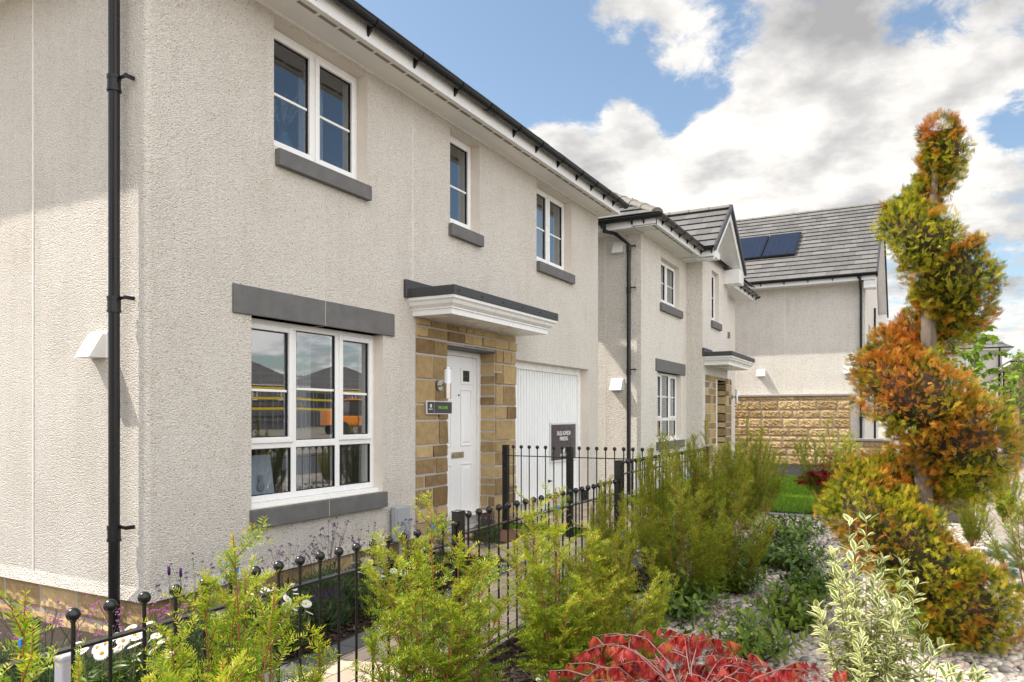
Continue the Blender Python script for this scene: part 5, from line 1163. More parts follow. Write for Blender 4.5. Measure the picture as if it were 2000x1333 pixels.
for sd, n, lo, hi, ln, tb in ((1, 15000, .86, 1.05, (.036, .066), .72), (2, 14000, .76, 1.0, (.036, .066), .50), (3, 7000, .55, .80, (.05, .08), .15)):
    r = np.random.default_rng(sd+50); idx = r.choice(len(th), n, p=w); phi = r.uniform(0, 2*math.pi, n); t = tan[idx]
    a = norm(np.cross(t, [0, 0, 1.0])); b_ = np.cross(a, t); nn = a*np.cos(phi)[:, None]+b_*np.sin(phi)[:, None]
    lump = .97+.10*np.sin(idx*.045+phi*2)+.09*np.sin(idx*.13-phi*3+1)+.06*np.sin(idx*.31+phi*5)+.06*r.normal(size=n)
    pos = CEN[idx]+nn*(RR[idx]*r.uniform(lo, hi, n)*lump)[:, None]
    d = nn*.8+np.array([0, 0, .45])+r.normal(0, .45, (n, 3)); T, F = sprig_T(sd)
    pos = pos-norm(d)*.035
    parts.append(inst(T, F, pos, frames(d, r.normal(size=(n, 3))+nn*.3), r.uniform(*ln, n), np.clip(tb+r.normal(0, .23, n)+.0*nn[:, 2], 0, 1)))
# end caps
for i0, cnt in ((0, 260), (len(th)-1, 420)):
    r = np.random.default_rng(i0+5); nn = norm(r.normal(size=(cnt, 3))); pos = CEN[i0]+nn*RR[i0]*r.uniform(.8, 1.0, (cnt, 1)); d = nn+np.array([0, 0, .5])+r.normal(0, .4, (cnt, 3)); T, F = sprig_T(9)
    parts.append(inst(T, F, pos-norm(d)*.03, frames(d, r.normal(size=(cnt, 3))), r.uniform(.045, .08, cnt), np.clip(r.normal(.5, .2, cnt), 0, 1)))
V, F, A_ = merge(parts); W_ = V+base-orig; dep_ = W_@fwd; uu = 1000+FP*(W_@rgt)/dep_; vv = HZ-FP*W_[:, 2]/dep_
br = np.zeros(len(V))
for (u_, v_, ru, rv_, am) in ((1755, 745, 105, 105, .12), (1800, 260, 45, 60, .13), (1760, 640, 60, 60, .12), (1750, 920, 60, 40, .07), (1650, 1060, 60, 70, .12), (1890, 590, 50, 60, .05), (1860, 860, 100, 60, .08), (1760, 430, 60, 90, -.10), (1680, 980, 70, 40, -.10), (1800, 1100, 90, 40, -.10), (1900, 1180, 90, 60, -.04), (1850, 500, 60, 60, -.06), (1900, 960, 60, 60, -.12)): br += am*np.exp(-((uu-u_)/ru)**2-((vv-v_)/rv_)**2)
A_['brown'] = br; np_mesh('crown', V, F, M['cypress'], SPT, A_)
tb_ = MB(); st_ = list(range(0, len(th), 12)); tb_.tube([tuple(CEN[i]) for i in st_], [float(RR[i])*.56 for i in st_], 12); o = tb_.build('inner_branches', M['twigs'], SPT, smooth='all')
tk = MB(); vs_ = np.linspace(262, 1300, 40); tk.tube([tuple(P_(axis_u(v)+3*math.sin(v*.021), v)-base) for v in vs_], [float(np.interp(v, [262, 420, 650, 1000, 1300], [4, 8, 13.5, 17, 20]))/PX*(1+.06*math.sin(v*.05)) for v in vs_], 16); 
tk.tube([tuple(P_(1818, 640)-base), tuple(P_(1840, 615)-base), tuple(P_(1865, 606)-base)], [.02, .014, .008], 8)
tk.tube([tuple(P_(1800, 1000)-base), tuple(P_(1850, 985, -.05)-base), tuple(P_(1872, 978, -.1)-base)], [.010, .008, .005], 6)
tk.build('trunk', M['bark'], SPT, smooth='all')
sb = MB(); sb.tube([tuple(P_(1822, 240)-base), tuple(P_(1835, 222)-base), tuple(P_(1848, 222)-base)], .002, 4); sb.build('bare_tip', M['stem_d'], SPT)
# --------------------------------------------------------- broad leaved shrubs
def leafy(seed, nst, H, spread, leaf, ll, per, mat, stemmat, whorl=5, top=1.0, tint=(.5, .25), name='foliage', elev=.5, hvar=.25, edge=None, start=.2, srad=.0035, lsc=.25):
    r = np.random.default_rng(seed); sb = MB(); P, D, U = [], [], []
    for i in range(nst):
        ph = 2*math.pi*(i*.618)+r.uniform(-.3, .3); rad = math.sqrt((i+.5)/nst); h = H*(1-hvar*rad)*r.uniform(.75, 1.05)
        hx = np.array([math.cos(ph), math.sin(ph), 0])*spread*rad; f = lambda t: hx*(.12+.88*t**.9)+np.array([0, 0, h])*(t**(.9))
        sb.tube([tuple(f(t)) for t in np.linspace(0, 1, 6)], [srad*(1-.7*t) for t in np.linspace(0, 1, 6)], 5)
        for k in range(per):
            t = start+(1-start)*(k+1)/per; p = f(min(t, 1)); ax = norm(f(min(1, t)+.02)-f(min(1, t)-.05)); a0 = r.uniform(0, 6.28)
            for q in range(whorl):
                a = a0+2*math.pi*q/whorl; o = np.cross(ax, [math.cos(a), math.sin(a), .1]); o = o/np.linalg.norm(o)
                el = elev+.9*max(0, t-.75)/.25*r.uniform(.3, 1.2); d = o+ax*el+r.normal(0, .22, 3); P.append(p+r.normal(0, .006, 3)); D.append(d); U.append(ax+r.normal(0, .3, 3)+np.array([0, 0, .4]))
    T, F, E = leaf; n = len(P)
    v, f_, a = inst(T, F, np.array(P), frames(np.array(D), np.array(U)), ll*r.uniform(1-lsc*1.6, 1+lsc, n), np.clip(r.normal(*tint, n), 0, 1), E)
    return sb, v, f_, a
def leafy_thing(nm, label, cat, mat, stemmat, loc, group=None, rz=0, **k):
    sb, v, f, a = leafy(mat=mat, stemmat=stemmat, **k); root = thing(nm, label, cat, loc, rz, group); sb.build('stems', M[stemmat], root, smooth='all'); np_mesh('foliage', v, f, M[mat], root, a); return root
oval = leafT(.42, 5, .12, -.12); ovl3 = leafT(.45, 4, .12, -.15); spat = leafT(.40, 6, .10, -.10, prof=lambda t: max(.02, math.sin(math.pi*min(1, (t**1.25)*.96+.02))))
pe = ond(1690, 1333, 3.45); EU = leafy_thing('variegated_shrub', 'upright shrub with cream edged leaves in front of the spiral tree', 'shrub', 'euony', 'stem_g', (pe[0], pe[1], ground_z(pe[0])), seed=61, nst=27, H=1.12, spread=.25, leaf=spat, ll=.064, per=13, whorl=4, hvar=.38, elev=.45, start=.12)
for ch in EU.children: pass
pe2 = ond(1800, 1333, 3.3); leafy_thing('variegated_shrub', 'lower arching shrub with cream edged leaves at the bottom right of the upright one', 'shrub', 'euony', 'stem_g', (pe2[0], pe2[1], ground_z(pe2[0])), seed=62, nst=15, H=.62, spread=.24, leaf=spat, ll=.066, per=8, whorl=3, hvar=.3, elev=.5, tint=(.3, .2))
SHG = 'low glossy green shrubs among the pebbles'
def depth_at(v, g): return FP*(EYE-g)/(v-HZ)
def spot(u, vb):
    g = .1
    for _ in range(5): dp = depth_at(vb, g); p = ond(u, vb, dp); g = ground_z(p[0])
    return (p[0], p[1], g), dp
for k, (u, vb, vt, wpx, mat, lab) in enumerate([
    (1330, 1212, 1108, 130, 'shrub', 'rounded dark green shrub below the dark yews, largest of the low shrubs'),
    (1432, 1160, 1082, 110, 'shrub', 'dark green shrub just right of and behind the largest low shrub'),
    (1475, 1105, 1040, 100, 'shrub', 'dark shrub half under the dark yew with arching branches'),
    (1542, 1062, 995, 115, 'shrub', 'farthest low green shrub, at the edge of the lawn'),
    (1548, 1116, 1050, 110, 'shrub', 'small dark shrub left of the spiral foliage base'),
    (1584, 1168, 1112, 80, 'shrub', 'sparse green shrub left of the cream edged shrub'),
    (1548, 1238, 1130, 105, 'shrub_y', 'light green shrub between pebbles left of the cream edged shrub'),
    (1470, 1296, 1170, 170, 'shrub_y', 'yellow green leggy shrub just above the red maple'),
    (1235, 1300, 1180, 150, 'shrub', 'green shrub between the widest yellow yew and the red maple'),
    (1400, 1130, 1060, 80, 'shrub', 'small green shrub tucked against the foot of the dark yews')]):
    loc, dp = spot(u, vb); H = (vb-vt)/FP*dp; W = wpx/FP*dp*.66
    leafy_thing('low_shrub', lab, 'shrub', mat, 'stem_d', loc, SHG, seed=200+k, nst=38 if k != 7 else 30, H=H, spread=W, leaf=oval if dp < 6 else ovl3, ll=.058 if dp < 6 else .06, per=5, whorl=4, hvar=.45, elev=.35, start=.15, tint=(.42 if mat == 'shrub' else .4, .24))
leafy_thing('low_shrub', 'tuft of plain green leaves right beside the cream edged shrub', 'shrub', 'shrub_y', 'stem_g', tuple(ond(1760, 1333, 3.65)[:2])+(.0,), SHG, seed=231, nst=5, H=.72, spread=.09, leaf=spat, ll=.06, per=6, whorl=3, start=.4)
leafy_thing('low_shrub', 'bright yellow green seedling growing up through the red maple', 'shrub', 'shrub_y', 'stem_g', tuple(ond(1445, 1333, 2.95)[:2])+(.0,), SHG, seed=232, nst=7, H=.56, spread=.12, leaf=oval, ll=.04, per=6, whorl=3, start=.4, tint=(.8, .15))
# sapling with stake
ps = ond(1905, 900, 14); SG = ground_z(ps[0])
def tree_leafy(nm, label, loc, H, zc0, crown, nb, nl, seed, ll, mat='sapling', trunk='bark', tr=.02, leaf=None, group=None):
    r = np.random.default_rng(seed); root = thing(nm, label, 'tree', loc, 0, group); tb = MB(); tb.tube([(0, 0, 0), (.02, 0, H*.5), (0, .02, H)], [tr, tr*.7, tr*.2], 8); P, D, U = [], [], []
    for i in range(nb):
        t = (i+.5)/nb; z0 = zc0+(H-zc0)*t*.92; ph = i*2.4+r.uniform(-.4, .4); L = crown*(1.05-.75*t)*r.uniform(.7, 1.15); d = np.array([math.cos(ph), math.sin(ph), r.uniform(.5, 1.1)])
        f = lambda s: np.array([0, 0, z0])+d*L*s-np.array([0, 0, .35*L])*s*s
        tb.tube([tuple(f(s)) for s in (0, .35, .7, 1)], [tr*.35, tr*.25, tr*.15, .002], 5)
        for q in range(nl):
            s = r.uniform(.15, 1.05); P.append(f(s)+r.normal(0, .03, 3)); D.append(np.array([r.normal(), r.normal(), -.55+r.normal(0, .35)])); U.append(np.array([r.normal(0, .5), r.normal(0, .5), 1]))
    tb.build('trunk', M[trunk], root, smooth='all'); T, F, E = leaf or oval; n = len(P)
    v, f_, a = inst(T, F, np.array(P), frames(np.array(D), np.array(U)), ll*r.uniform(.6, 1.15, n), np.clip(r.normal(.5, .25, n), 0, 1), E); np_mesh('crown', v, f_, M[mat], root, a); return root
wide = leafT(.62, 5, .1, -.15)
tree_leafy('sapling', 'bright green sapling tied to a stake behind the spiral tree', (ps[0], ps[1], SG), 3.5-SG, 1.35, .80, 26, 30, 301, .125, leaf=wide)
b = MB(); b.tube([(0, 0, 0), (0, 0, 1.9)], .04, 8); sk = b.build('support_stake', M['post_wood'], None); sk.location = (ps[0]+.1, ps[1]-.16, SG); tag(sk, 'timber stake supporting the sapling behind the spiral tree', 'stake')
pt = onx(1990, 812, 24.0)
tree_leafy('street_tree', 'slim pale green street tree at the right edge beside the pavement', (24, pt[1], .19), 3.15, .9, .8, 26, 34, 302, .10, leaf=ovl3, tr=.045)
b = MB(); b.tube([(0, 0, 0), (0, 0, 1.55)], .06, 8); sk = b.build('support_stake', M['post_wood'], None); sk.location = (23.9, fy(1986, 23.9)+.0, .19); tag(sk, 'leaning timber stake beside the slim street tree', 'stake')
tree_leafy('street_tree', 'small dark leafed tree beyond the gap between the second and third house', (30, fy(1975, 30), .19), 2.6, .6, .9, 16, 30, 303, .14, mat='shrub', leaf=ovl3, tr=.04)
# junipers
JG = 'small blue green junipers in the pebbles'
T, F = sprig_T(4)
for k, (u, vb, s, lab) in enumerate([(1940, 1092, .13, 'farthest blue green juniper, beside the pavement kerb'), (1952, 1128, .15, 'larger blue green juniper in the middle of the three near the spiral'), (1993, 1112, .11, 'blue green juniper at the right edge, farther one'), (1998, 1160, .12, 'blue green juniper at the right edge, nearer one')]):
    loc, dp = spot(u, vb); r = np.random.default_rng(k+70); n = 330; az = r.uniform(0, 6.28, n); d = np.stack([np.cos(az), np.sin(az), r.uniform(.2, 1.3, n)], 1); d = norm(d); pos = d*r.uniform(.2, .8, (n, 1))*np.array([s, s, s*.55])
    v, f_, a = inst(T, F, pos, frames(d, r.normal(size=(n, 3))), np.full(n, s*.42)*r.uniform(.7, 1.2, n), r.random(n)); root = thing('juniper', lab, 'shrub', loc, 0, JG); np_mesh('foliage', v, f_, M['junip'], root, a)
    b = MB(); b.tube([(0, 0, -.01), (0, 0, s*.3)], .012, 6); b.build('stem', M['bark'], root)
# maples
def lobesT(n=7, w=.13, fan=.36):
    V = []; F = []
    for i in range(n):
        a = (i-(n-1)/2)*fan; L = 1-.10*abs(i-(n-1)/2); d = np.array([math.sin(a), math.cos(a), 0]); s = np.array([d[1], -d[0], 0]); b = len(V)
        for t, ww in ((.0, .15), (.3, .8), (.55, 1.0), (.8, .6), (1.0, .02)):
            p = d*L*t; p[2] = -.25*t*t+.04*i*t; V += [p-s*w*.5*ww, p+s*w*.5*ww]
        for k in range(4): q = b+2*k; F.append((q, q+1, q+3, q+2))
    return np.array(V, float), np.array(F)
def maple(label, loc, H, spread, nbr, nleaf, ll, seed, mat, stem, group=None, droopy=1.0, tr=.012):
    r = np.random.default_rng(seed); root = thing('red_maple', label, 'shrub', loc, 0, group); sb = MB(); P, D, U = [], [], []
    sb.tube([(0, 0, 0), (.02, .01, H*.4), (0, 0, H*.72)], [tr, tr*.9, tr*.7], 8)
    for i in range(nbr):
        ph = i*2.399+r.uniform(-.3, .3); L = spread*r.uniform(.45, 1.05); z0 = H*r.uniform(.35, .72); zt = H*r.uniform(.68, 1.0)
        o = np.array([math.cos(ph), math.sin(ph), 0]); sd = np.array([-o[1], o[0], 0]); w = r.uniform(-.25, .25)
        f = lambda s: o*L*s+sd*w*L*s*s+np.array([0, 0, z0+(zt-z0)*math.sin(min(1.0, s*1.25)*math.pi/2)-.30*droopy*L*max(0, s-.5)**1.5*2])
        sb.tube([tuple(f(s)+r.normal(0, .004, 3)) for s in np.linspace(0, 1, 8)], [tr*.30*(1-.78*s) for s in np.linspace(0, 1, 8)], 6)
        for b_ in range(3):
            s0 = .35+.2*b_+r.uniform(0, .1); q0 = f(s0); dd = o*.6+sd*r.choice([-1, 1])*.8+np.array([0, 0, .25]); l2 = L*.30
            g = lambda t: q0+dd*l2*t-np.array([0, 0, .3*l2])*t*t
            sb.tube([tuple(g(t)) for t in (0, .5, 1)], [tr*.22, tr*.16, tr*.08], 5, cap=False)
            for t in r.uniform(.3, 1.05, max(1, nleaf//4)): P.append(g(t)); D.append(np.array([r.normal(0, .32), r.normal(0, .32), -1.0*droopy+.1]) if droopy > .5 else o+r.normal(0, .6, 3)+np.array([0, 0, -.3])); U.append(r.normal(size=3) if droopy > .5 else np.array([0, 0, 1])+r.normal(0, .4, 3))
        for s in r.uniform(.12 if droopy > .5 else .3, 1.04, nleaf): P.append(f(s)); D.append(np.array([r.normal(0, .32), r.normal(0, .32), -1.0*droopy+.1]) if droopy > .5 else o+r.normal(0, .6, 3)+np.array([0, 0, -.3])); U.append(r.normal(size=3) if droopy > .5 else np.array([0, 0, 1])+r.normal(0, .4, 3))
    n = len(P); T, F = lobesT(7, .055 if droopy > .5 else .2, .15 if droopy > .5 else .36); sc = ll*r.uniform(.6, 1.2, n); S = np.stack([sc, sc, sc], 1)
    v, f_, a = inst(T, F, np.array(P), frames(np.array(D), np.array(U)), S, np.clip(r.normal(.45, .25, n), 0, 1)); sb.build('branches', M[stem], root, smooth='all'); np_mesh('foliage', v, f_, M[mat], root, a); return root
pm_ = ond(1345, 1333, 2.75); maple('low weeping maple with drooping crimson leaves at the bottom centre', (pm_[0], pm_[1], 0), .69, .60, 48, 38, .060, 401, 'maple', 'stem_p')
loc, dp = spot(1632, 1010); maple('dark red maple at the left edge of the spiral foliage', loc, .66, .50, 26, 22, .085, 402, 'maple_d', 'stem_d', 'dark red maples beyond the pebbles', droopy=.1)
loc, dp = spot(1690, 975); maple('dark red maple behind the lower spiral near the lawn edge', (loc[0], loc[1], loc[2]), .70, .75, 30, 24, .09, 403, 'maple_d', 'stem_d', 'dark red maples beyond the pebbles', droopy=.1)
# --------------------------------------------------------- flowers by the wall
def daisy(label, loc, H, nfl, spread, seed):
    r = np.random.default_rng(seed); root = thing('daisy_plant', label, 'flowers', loc, r.uniform(0, 6), 'white daisies in the bed below the wall'); sb = MB(); long_ = leafT(.22, 4, .1, -.3); P, D = [], []
    for i in range(nfl):
        a = i*2.4; rad = spread*math.sqrt((i+.4)/nfl); h = H*r.uniform(.82, 1.05); x, y = rad*math.cos(a), rad*math.sin(a); sb.tube([(x*.3, y*.3, 0), (x*.8, y*.8, h*.6), (x, y, h)], .0022, 5, cap=False)
        if i == 0:
            V = []; F = []; np_ = 19
            for k in range(np_):
                t = 2*math.pi*k/np_; c, s = math.cos(t), math.sin(t); b = len(V)
                for q, w, z in ((.006, .0025, 0), (.018, .0055, .004), (.029, .0055, .003), (.034, .002, -.001)): V += [(c*q-s*w, s*q+c*w, z), (c*q+s*w, s*q-c*w, z)]
                for j in range(3): F.append((b+2*j, b+2*j+1, b+2*j+3, b+2*j+2))
            fl = np_mesh('flower', V, F, M['petal'], root, {'tint': r.random(len(V))}); b2 = MB(); b2.ball((0, 0, .003), .0095, 12, 8); fc = b2.build('flower_centre', M['yolk'], fl, smooth='all'); fc.scale = (1, 1, .6)
        else: fl = dup(fl0, root)
        fl0 = fl; fl.location = (x, y, h); fl.rotation_euler = (r.uniform(.1, .9), r.uniform(-.5, .3), r.uniform(-.9, .4)); s_ = r.uniform(.85, 1.12); fl.scale = (s_,)*3
        for q in range(16):
            t = r.uniform(.05, .7); P.append((x*t+r.normal(0, .02), y*t+r.normal(0, .02), h*t)); aa = r.uniform(0, 6.28); D.append((math.cos(aa), math.sin(aa), r.uniform(.2, 1.2)))
    T, F, E = long_; n = len(P); v, f_, at = inst(T, F, np.array(P), frames(np.array(D), np.tile([0, 0, 1.], (n, 1))+r.normal(0, .3, (n, 3))), r.uniform(.05, .10, n), np.clip(r.normal(.35, .2, n), 0, 1), E)
    np_mesh('foliage', v, f_, M['shrub'], root, at); sb.build('stems', M['stem_g'], root)
def at_z(u, v, z, ymin=None):
    k = (EYE-z)/((v-HZ)/FP); d = ray(u, v); return d[0]*k, d[1]*k
for (u, v, z, H, n, sp, lab) in [(205, 1262, .42, .42, 10, .16, 'left clump of white daisies under the black downpipe behind the rail'), (255, 1255, .42, .44, 9, .14, 'daisies just right of the downpipe foot behind the rail'), (300, 1290, .30, .32, 5, .12, 'low daisies nearest the left railing'),
    (545, 1165, .42, .42, 12, .15, 'clump of white daisies left of centre below the big window'), (575, 1215, .30, .32, 9, .14, 'lower daisies in front of the clump under the big window'), (722, 1125, .42, .42, 9, .14, 'white daisies behind the fourth railing from the middle post'), (760, 1150, .30, .32, 6, .12, 'few white daisies beside the bushy light green yew'), (845, 1085, .40, .40, 8, .14, 'daisies partly hidden by the bushy light green yew')]:
    x, y = at_z(u, v, z); y = min(max(y, 3.55), 4.25); daisy(lab, (fx(u, y), y, ground_z(fx(u, y))+.01), H, n, sp, int(u))
FT, FF = ico(1)
def verbena(label, loc, H, spread, nst, seed, mat='purple', group='purple flowers along the wall', heads=3, hr=.011):
    r = np.random.default_rng(seed); root = thing('verbena_plant', label, 'flowers', loc, 0, group); sb = MB(); hd = []; P, D = [], []
    for i in range(nst):
        a = i*2.4+r.uniform(-.3, .3); rad = spread*math.sqrt((i+.5)/nst); h = H*r.uniform(.6, 1.02); e = np.array([rad*math.cos(a), rad*math.sin(a), h]); f = lambda t: np.array([e[0]*t**1.2, e[1]*t**1.2, e[2]*t])
        sb.tube([tuple(f(t)) for t in (0, .35, .7, 1)], [.0024, .0019, .0014, .001], 4, cap=False); hd.append(e)
        for q in range(heads):
            t = r.uniform(.5, .85); p = f(t); d = np.array([r.normal(0, .6), r.normal(0, .6), 1]); L = h*(1-t)*r.uniform(.6, 1.0); ee = p+d/np.linalg.norm(d)*L; sb.tube([tuple(p), tuple(ee)], [.0013, .0008], 4, cap=False); hd.append(ee)
        for q in range(10): t = r.uniform(0, .45); P.append(f(t)); aa = r.uniform(0, 6.28); D.append((math.cos(aa), math.sin(aa), r.uniform(.3, 1.5)))
    n_ = 16; T = leafT(.5, 3, 0, 0); dirs = norm(r.normal(size=(n_, 3))+np.array([0, 0, .8])); v, f_, at = inst(T[0], T[1], dirs*hr*.35, frames(dirs, r.normal(size=(n_, 3))), np.full(n_, hr), r.random(n_), T[2]); m0 = None
    for k, e in enumerate(hd[:95]):
        if m0 is None: m0 = np_mesh('flower_head', v, f_, M[mat], root, at); o = m0
        else: o = bpy.data.objects.new('flower_head', m0.data); col.objects.link(o); o.parent = root
        o.location = tuple(e); s = r.uniform(.6, 1.35); o.scale = (s, s, s*.8); o.rotation_euler = (0, 0, r.uniform(0, 6))
    sb.build('stems', M['stem_d'], root); T = leafT(.12, 4, .1, -.2); n = len(P); v, f_, at = inst(T[0], T[1], np.array(P), frames(np.array(D), np.tile([0, 0, 1.], (n, 1))), r.uniform(.05, .11, n), np.clip(r.normal(.4, .2, n), 0, 1), T[2]); np_mesh('foliage', v, f_, M['herb'], root, at)
for (u, y, vt, sp, ns, mat, lab) in [(385, 4.25, 1095, .28, 16, 'purple', 'purple verbena left of the big window below the corner'), (640, 4.22, 1022, .24, 24, 'purple', 'densest purple verbena below the big window'), (715, 4.22, 1030, .18, 12, 'purple', 'purple verbena below the right end of the big window'), (560, 4.2, 1060, .26, 14, 'purple', 'thin purple verbena below the left end of the big window'), (460, 4.15, 1120, .2, 9, 'purple', 'thin purple verbena behind the orange stemmed yew'),
    (345, 3.9, 1150, .2, 12, 'pink', 'pink verbena right of the downpipe'), (90, 4.3, 1160, .35, 16, 'pink', 'pink verbena in front of the stone plinth at the far left'), (190, 4.0, 1185, .25, 12, 'pink', 'pink verbena left of the downpipe foot'), (20, 4.4, 1180, .3, 12, 'pink', 'pink verbena at the left edge of the photo'), (270, 3.75, 1170, .2, 10, 'pink', 'pink verbena between the downpipe and the nearest yew'), (800, 4.25, 1015, .12, 7, 'purple', 'few dark verbena stems beside the grey box'), (860, 4.1, 985, .1, 6, 'purple', 'dark flower stems in front of the stone pier')]:
    x = fx(u, y); verbena(lab, (x, y, ground_z(x)+.01), zy(u, vt, y)-ground_z(x), sp, ns, int(u)+7, mat, 'pink flowers by the downpipe' if mat == 'pink' else 'purple flowers along the wall', heads=2, hr=.0115)
def herb(label, loc, H, spread, n, seed, spikes=0, mat='herb', group='grey green herbs in the wall bed'):
    r = np.random.default_rng(seed); root = thing('herb_plant', label, 'plant', loc, 0, group); T = leafT(.10, 4, .1, -.2); a = r.uniform(0, 6.28, n); rad = spread*np.sqrt(r.random(n)); zz = r.random(n)**.7*H*.85*(1-.5*(rad/spread)**2)
    P = np.stack([rad*np.cos(a), rad*np.sin(a), zz], 1); D = np.stack([np.cos(a)*.6, np.sin(a)*.6, np.ones(n)], 1)+r.normal(0, .45, (n, 3)); v, f_, at = inst(T[0], T[1], P, frames(D, r.normal(size=(n, 3))), r.uniform(.04, .08, n), np.clip(r.normal(.45, .22, n), 0, 1), T[2]); np_mesh('foliage', v, f_, M[mat], root, at)
    sb = MB()
    for k in range(14): sb.tube([(0, 0, 0), (spread*.7*math.cos(k*2.4), spread*.7*math.sin(k*2.4), H*.7)], .002, 4, cap=False)
    sb.build('stems', M['stem_g'], root)
    for k in range(spikes):
        a_ = k*2.4; q = spread*.8*math.sqrt((k+.5)/spikes); n2 = 60; t = np.linspace(0, 1, n2); p = np.stack([np.zeros(n2), np.zeros(n2), t*.09], 1); d = np.stack([np.cos(t*60), np.sin(t*60), np.full(n2, .8)], 1); L3 = leafT(.5, 3, 0, 0)
        if k == 0: v, f_, at = inst(L3[0], L3[1], p, frames(d, r.normal(size=(n2, 3))), np.full(n2, .014)*(1-.5*t), r.random(n2)*.5, L3[2]); s0 = np_mesh('flower_spike', v, f_, M['purple'], root, at); o = s0
        else: o = bpy.data.objects.new('flower_spike', s0.data); col.objects.link(o); o.parent = root
        o.location = (q*math.cos(a_), q*math.sin(a_), H*.85)
for (u, y, H, sp, sk, lab) in [(640, 4.0, .34, .28, 0, 'bushy grey green herb under the densest verbena'), (560, 3.95, .3, .24, 0, 'grey green herb under the left end of the big window'), (330, 3.85, .32, .3, 0, 'feathery green plant right of the downpipe foot'), (100, 3.9, .3, .4, 0, 'feathery green plant at the lower left behind the railing'), (400, 3.9, .28, .3, 0, 'feathery green plant behind the orange stemmed yew'), (625, 3.7, .26, .10, 6, 'small lavender with mauve spikes left of the bark mulch'), (655, 3.68, .24, .09, 5, 'small lavender with mauve spikes next to the first one'), (200, 3.7, .25, .3, 0, 'low green herb beneath the daisies at the left'), (950, 3.9, .30, .13, 9, 'lavender pot-like clump in front of the near door'), (720, 4.0, .3, .2, 0, 'green herb below the grey meter box'), (20, 4.2, .35, .3, 0, 'feathery green plant at the left edge')]:
    x = fx(u, y); herb(lab, (x, y, ground_z(x)+.01), H, sp, int(1600*sp/.2), int(u)+3, sk)
for (u, y, vt, lab) in [(330, 3.7, 1108, 'tall lavender spike left of the corner flowers'), (353, 3.72, 1112, 'tall lavender spike right of its twin near the house corner')]:
    x = fx(u, y); zt = zy(u, vt, y); root = thing('lavender_stem', lab, 'flowers', (x, y, ground_z(x)), 0, 'tall lavender stems'); b = MB(); b.tube([(0, 0, 0), (.01, 0, (zt)*.6), (0, 0, zt-.04)], .002, 5); b.build('stem', M['stem_g'], root)
    n2 = 90; t = np.linspace(0, 1, n2); p = np.stack([np.zeros(n2), np.zeros(n2), zt-.05+t*.05], 1); L3 = leafT(.6, 3, 0, 0); v, f_, at = inst(L3[0], L3[1], p, frames(np.stack([np.cos(t*70), np.sin(t*70), np.full(n2, 1.)], 1), rng.normal(size=(n2, 3))), np.full(n2, .013), np.clip(t*.9, 0, 1), L3[2]); np_mesh('flower_spike', v, f_, M['purple'], root, at)
# ================================================================= sky, sun, camera
SUN = Vector((-.35, 1, 1.30)).normalized(); el = math.asin(SUN.z)
w = bpy.data.worlds.new('World'); bpy.context.scene.world = w; w.use_nodes = True; nt = w.node_tree; nt.nodes.clear(); L = nt.links.new
out = N(nt, 'ShaderNodeOutputWorld'); bg = N(nt, 'ShaderNodeBackground', i={1: SKY_STR}); L(bg.outputs[0], out.inputs[0])
sky = N(nt, 'ShaderNodeTexSky', sky_type='NISHITA', sun_disc=False, sun_elevation=el, sun_rotation=math.atan2(-.35, 1), air_density=1.0, dust_density=1.2, ozone_density=2.0)
tc = N(nt, 'ShaderNodeTexCoord'); nv = N(nt, 'ShaderNodeVectorMath', operation='NORMALIZE'); L(tc.outputs['Generated'], nv.inputs[0])
sx = N(nt, 'ShaderNodeSeparateXYZ'); L(nv.outputs[0], sx.inputs[0])
dz = N(nt, 'ShaderNodeMath', operation='MAXIMUM', i={1: 0.0}); L(sx.outputs[2], dz.inputs[0]); dz2 = N(nt, 'ShaderNodeMath', operation='ADD', i={1: .22}); L(dz.outputs[0], dz2.inputs[0])
dv = N(nt, 'ShaderNodeVectorMath', operation='DIVIDE'); cb = N(nt, 'ShaderNodeCombineXYZ'); L(dz2.outputs[0], cb.inputs[0]); L(dz2.outputs[0], cb.inputs[1]); L(dz2.outputs[0], cb.inputs[2]); L(nv.outputs[0], dv.inputs[0]); L(cb.outputs[0], dv.inputs[1])
n1 = N(nt, 'ShaderNodeTexNoise', i={'Scale': 2.1, 'Detail': 13, 'Roughness': .62, 'Distortion': .3}); L(dv.outputs[0], n1.inputs[0])
acc = None
def lobe(u, v, deg, amp):
    global acc
    d = Vector(ray(u, v)).normalized(); dp = N(nt, 'ShaderNodeVectorMath', operation='DOT_PRODUCT', i={1: d}); L(nv.outputs[0], dp.inputs[0])
    mr = N(nt, 'ShaderNodeMapRange', interpolation_type='SMOOTHSTEP', i={1: math.cos(R(deg)), 2: 1, 3: 0, 4: amp}); L(dp.outputs['Value'], mr.inputs[0])
    if acc is None: acc = mr.outputs[0]
    else: a = N(nt, 'ShaderNodeMath', operation='ADD'); L(acc, a.inputs[0]); L(mr.outputs[0], a.inputs[1]); acc = a.outputs[0]
for l in CLOUD_LOBES: lobe(*l)
def lobe_dir(d, deg, amp):
    global acc
    d = Vector(d).normalized(); dp = N(nt, 'ShaderNodeVectorMath', operation='DOT_PRODUCT', i={1: d}); L(nv.outputs[0], dp.inputs[0])
    mr = N(nt, 'ShaderNodeMapRange', interpolation_type='SMOOTHSTEP', i={1: math.cos(R(deg)), 2: 1, 3: 0, 4: amp}); L(dp.outputs['Value'], mr.inputs[0]); a = N(nt, 'ShaderNodeMath', operation='ADD'); L(acc, a.inputs[0]); L(mr.outputs[0], a.inputs[1]); acc = a.outputs[0]
lobe_dir((-.4, -.9, .5), 75, .22)  # extra unseen cloud cover behind the camera, added as fill on the facade
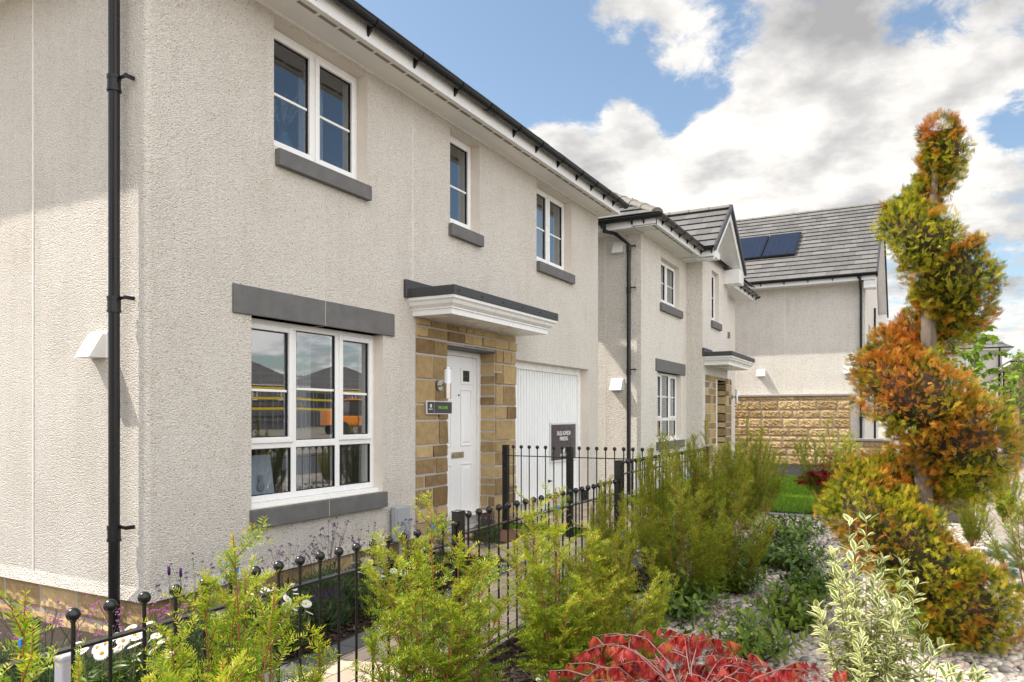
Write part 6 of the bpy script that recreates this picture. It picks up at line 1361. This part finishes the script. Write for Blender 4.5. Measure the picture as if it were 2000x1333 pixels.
for (u_, v_, q_) in ((620, 170, 9), (900, 350, 7), (1075, 430, 5)):
    d_ = ray(u_, v_); lobe_dir((d_[0], -d_[1], d_[2]), q_*1.6, -.55)
n3 = N(nt, 'ShaderNodeTexNoise', i={'Scale': 7.5, 'Detail': 10, 'Roughness': .68, 'Distortion': .4}); L(dv.outputs[0], n3.inputs[0])
nb = N(nt, 'ShaderNodeMath', operation='MULTIPLY_ADD', i={1: 1.3, 2: -.41}); L(n1.outputs[0], nb.inputs[0]); nc_ = N(nt, 'ShaderNodeMath', operation='MULTIPLY_ADD', i={1: .52}); L(n3.outputs[0], nc_.inputs[0]); L(nb.outputs[0], nc_.inputs[2])
cs = N(nt, 'ShaderNodeMath', operation='ADD'); L(nc_.outputs[0], cs.inputs[0]); L(acc, cs.inputs[1])
cov = N(nt, 'ShaderNodeMapRange', interpolation_type='SMOOTHSTEP', i={1: .44, 2: .60}); L(cs.outputs[0], cov.inputs[0])
n2 = N(nt, 'ShaderNodeTexNoise', i={'Scale': 3.4, 'Detail': 9, 'Roughness': .55}); mp = N(nt, 'ShaderNodeMapping', i={'Location': (3.1, 1.7, .4)}); L(dv.outputs[0], mp.inputs[0]); L(mp.outputs[0], n2.inputs[0])
cc = ramp(nt, CLOUD_COLS, n2.outputs[0]); hz = ramp(nt, [(0, (1, 1, 1)), (1, (1, 1, 1))], None)
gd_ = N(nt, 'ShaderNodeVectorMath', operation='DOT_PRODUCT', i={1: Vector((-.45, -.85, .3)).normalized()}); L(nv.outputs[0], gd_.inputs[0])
gm = N(nt, 'ShaderNodeMapRange', interpolation_type='SMOOTHSTEP', i={1: -.25, 2: .7, 3: CLOUD_GAIN, 4: CLOUD_GAIN*2.6}); L(gd_.outputs['Value'], gm.inputs[0])  # out-of-view clouds boosted above the visible ones, added fill for the shaded facade
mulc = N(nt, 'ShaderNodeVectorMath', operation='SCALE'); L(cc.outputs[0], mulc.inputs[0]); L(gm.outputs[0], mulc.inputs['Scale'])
skm = N(nt, 'ShaderNodeVectorMath', operation='MULTIPLY', i={1: SKY_TINT}); L(sky.outputs[0], skm.inputs[0])
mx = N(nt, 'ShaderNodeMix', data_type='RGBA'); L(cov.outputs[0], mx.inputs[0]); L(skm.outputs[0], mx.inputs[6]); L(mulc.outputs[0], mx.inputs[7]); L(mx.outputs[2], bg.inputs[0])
sl_ = bpy.data.lights.new('sun', 'SUN'); sl_.energy = SUN_E; sl_.angle = R(.5); sl_.color = (1, .93, .82); so_ = bpy.data.objects.new('sun', sl_); col.objects.link(so_); so_.rotation_euler = (-SUN).to_track_quat('-Z', 'Y').to_euler(); so_.location = (0, 20, 30)
cam = bpy.data.cameras.new('camera'); cam.sensor_width = 36; cam.lens = FP/2000*36; cam.shift_y = (812-666.5)/2000; cam.clip_end = 2000; cam.clip_start = .05
co = bpy.data.objects.new('camera', cam); col.objects.link(co); co.location = (0, 0, EYE); co.rotation_euler = (R(90), 0, AZ-R(90)); bpy.context.scene.camera = co
sc = bpy.context.scene; sc.view_settings.view_transform = 'Standard'; sc.view_settings.look = 'None'; sc.view_settings.exposure = EXPO; sc.view_settings.gamma = 1
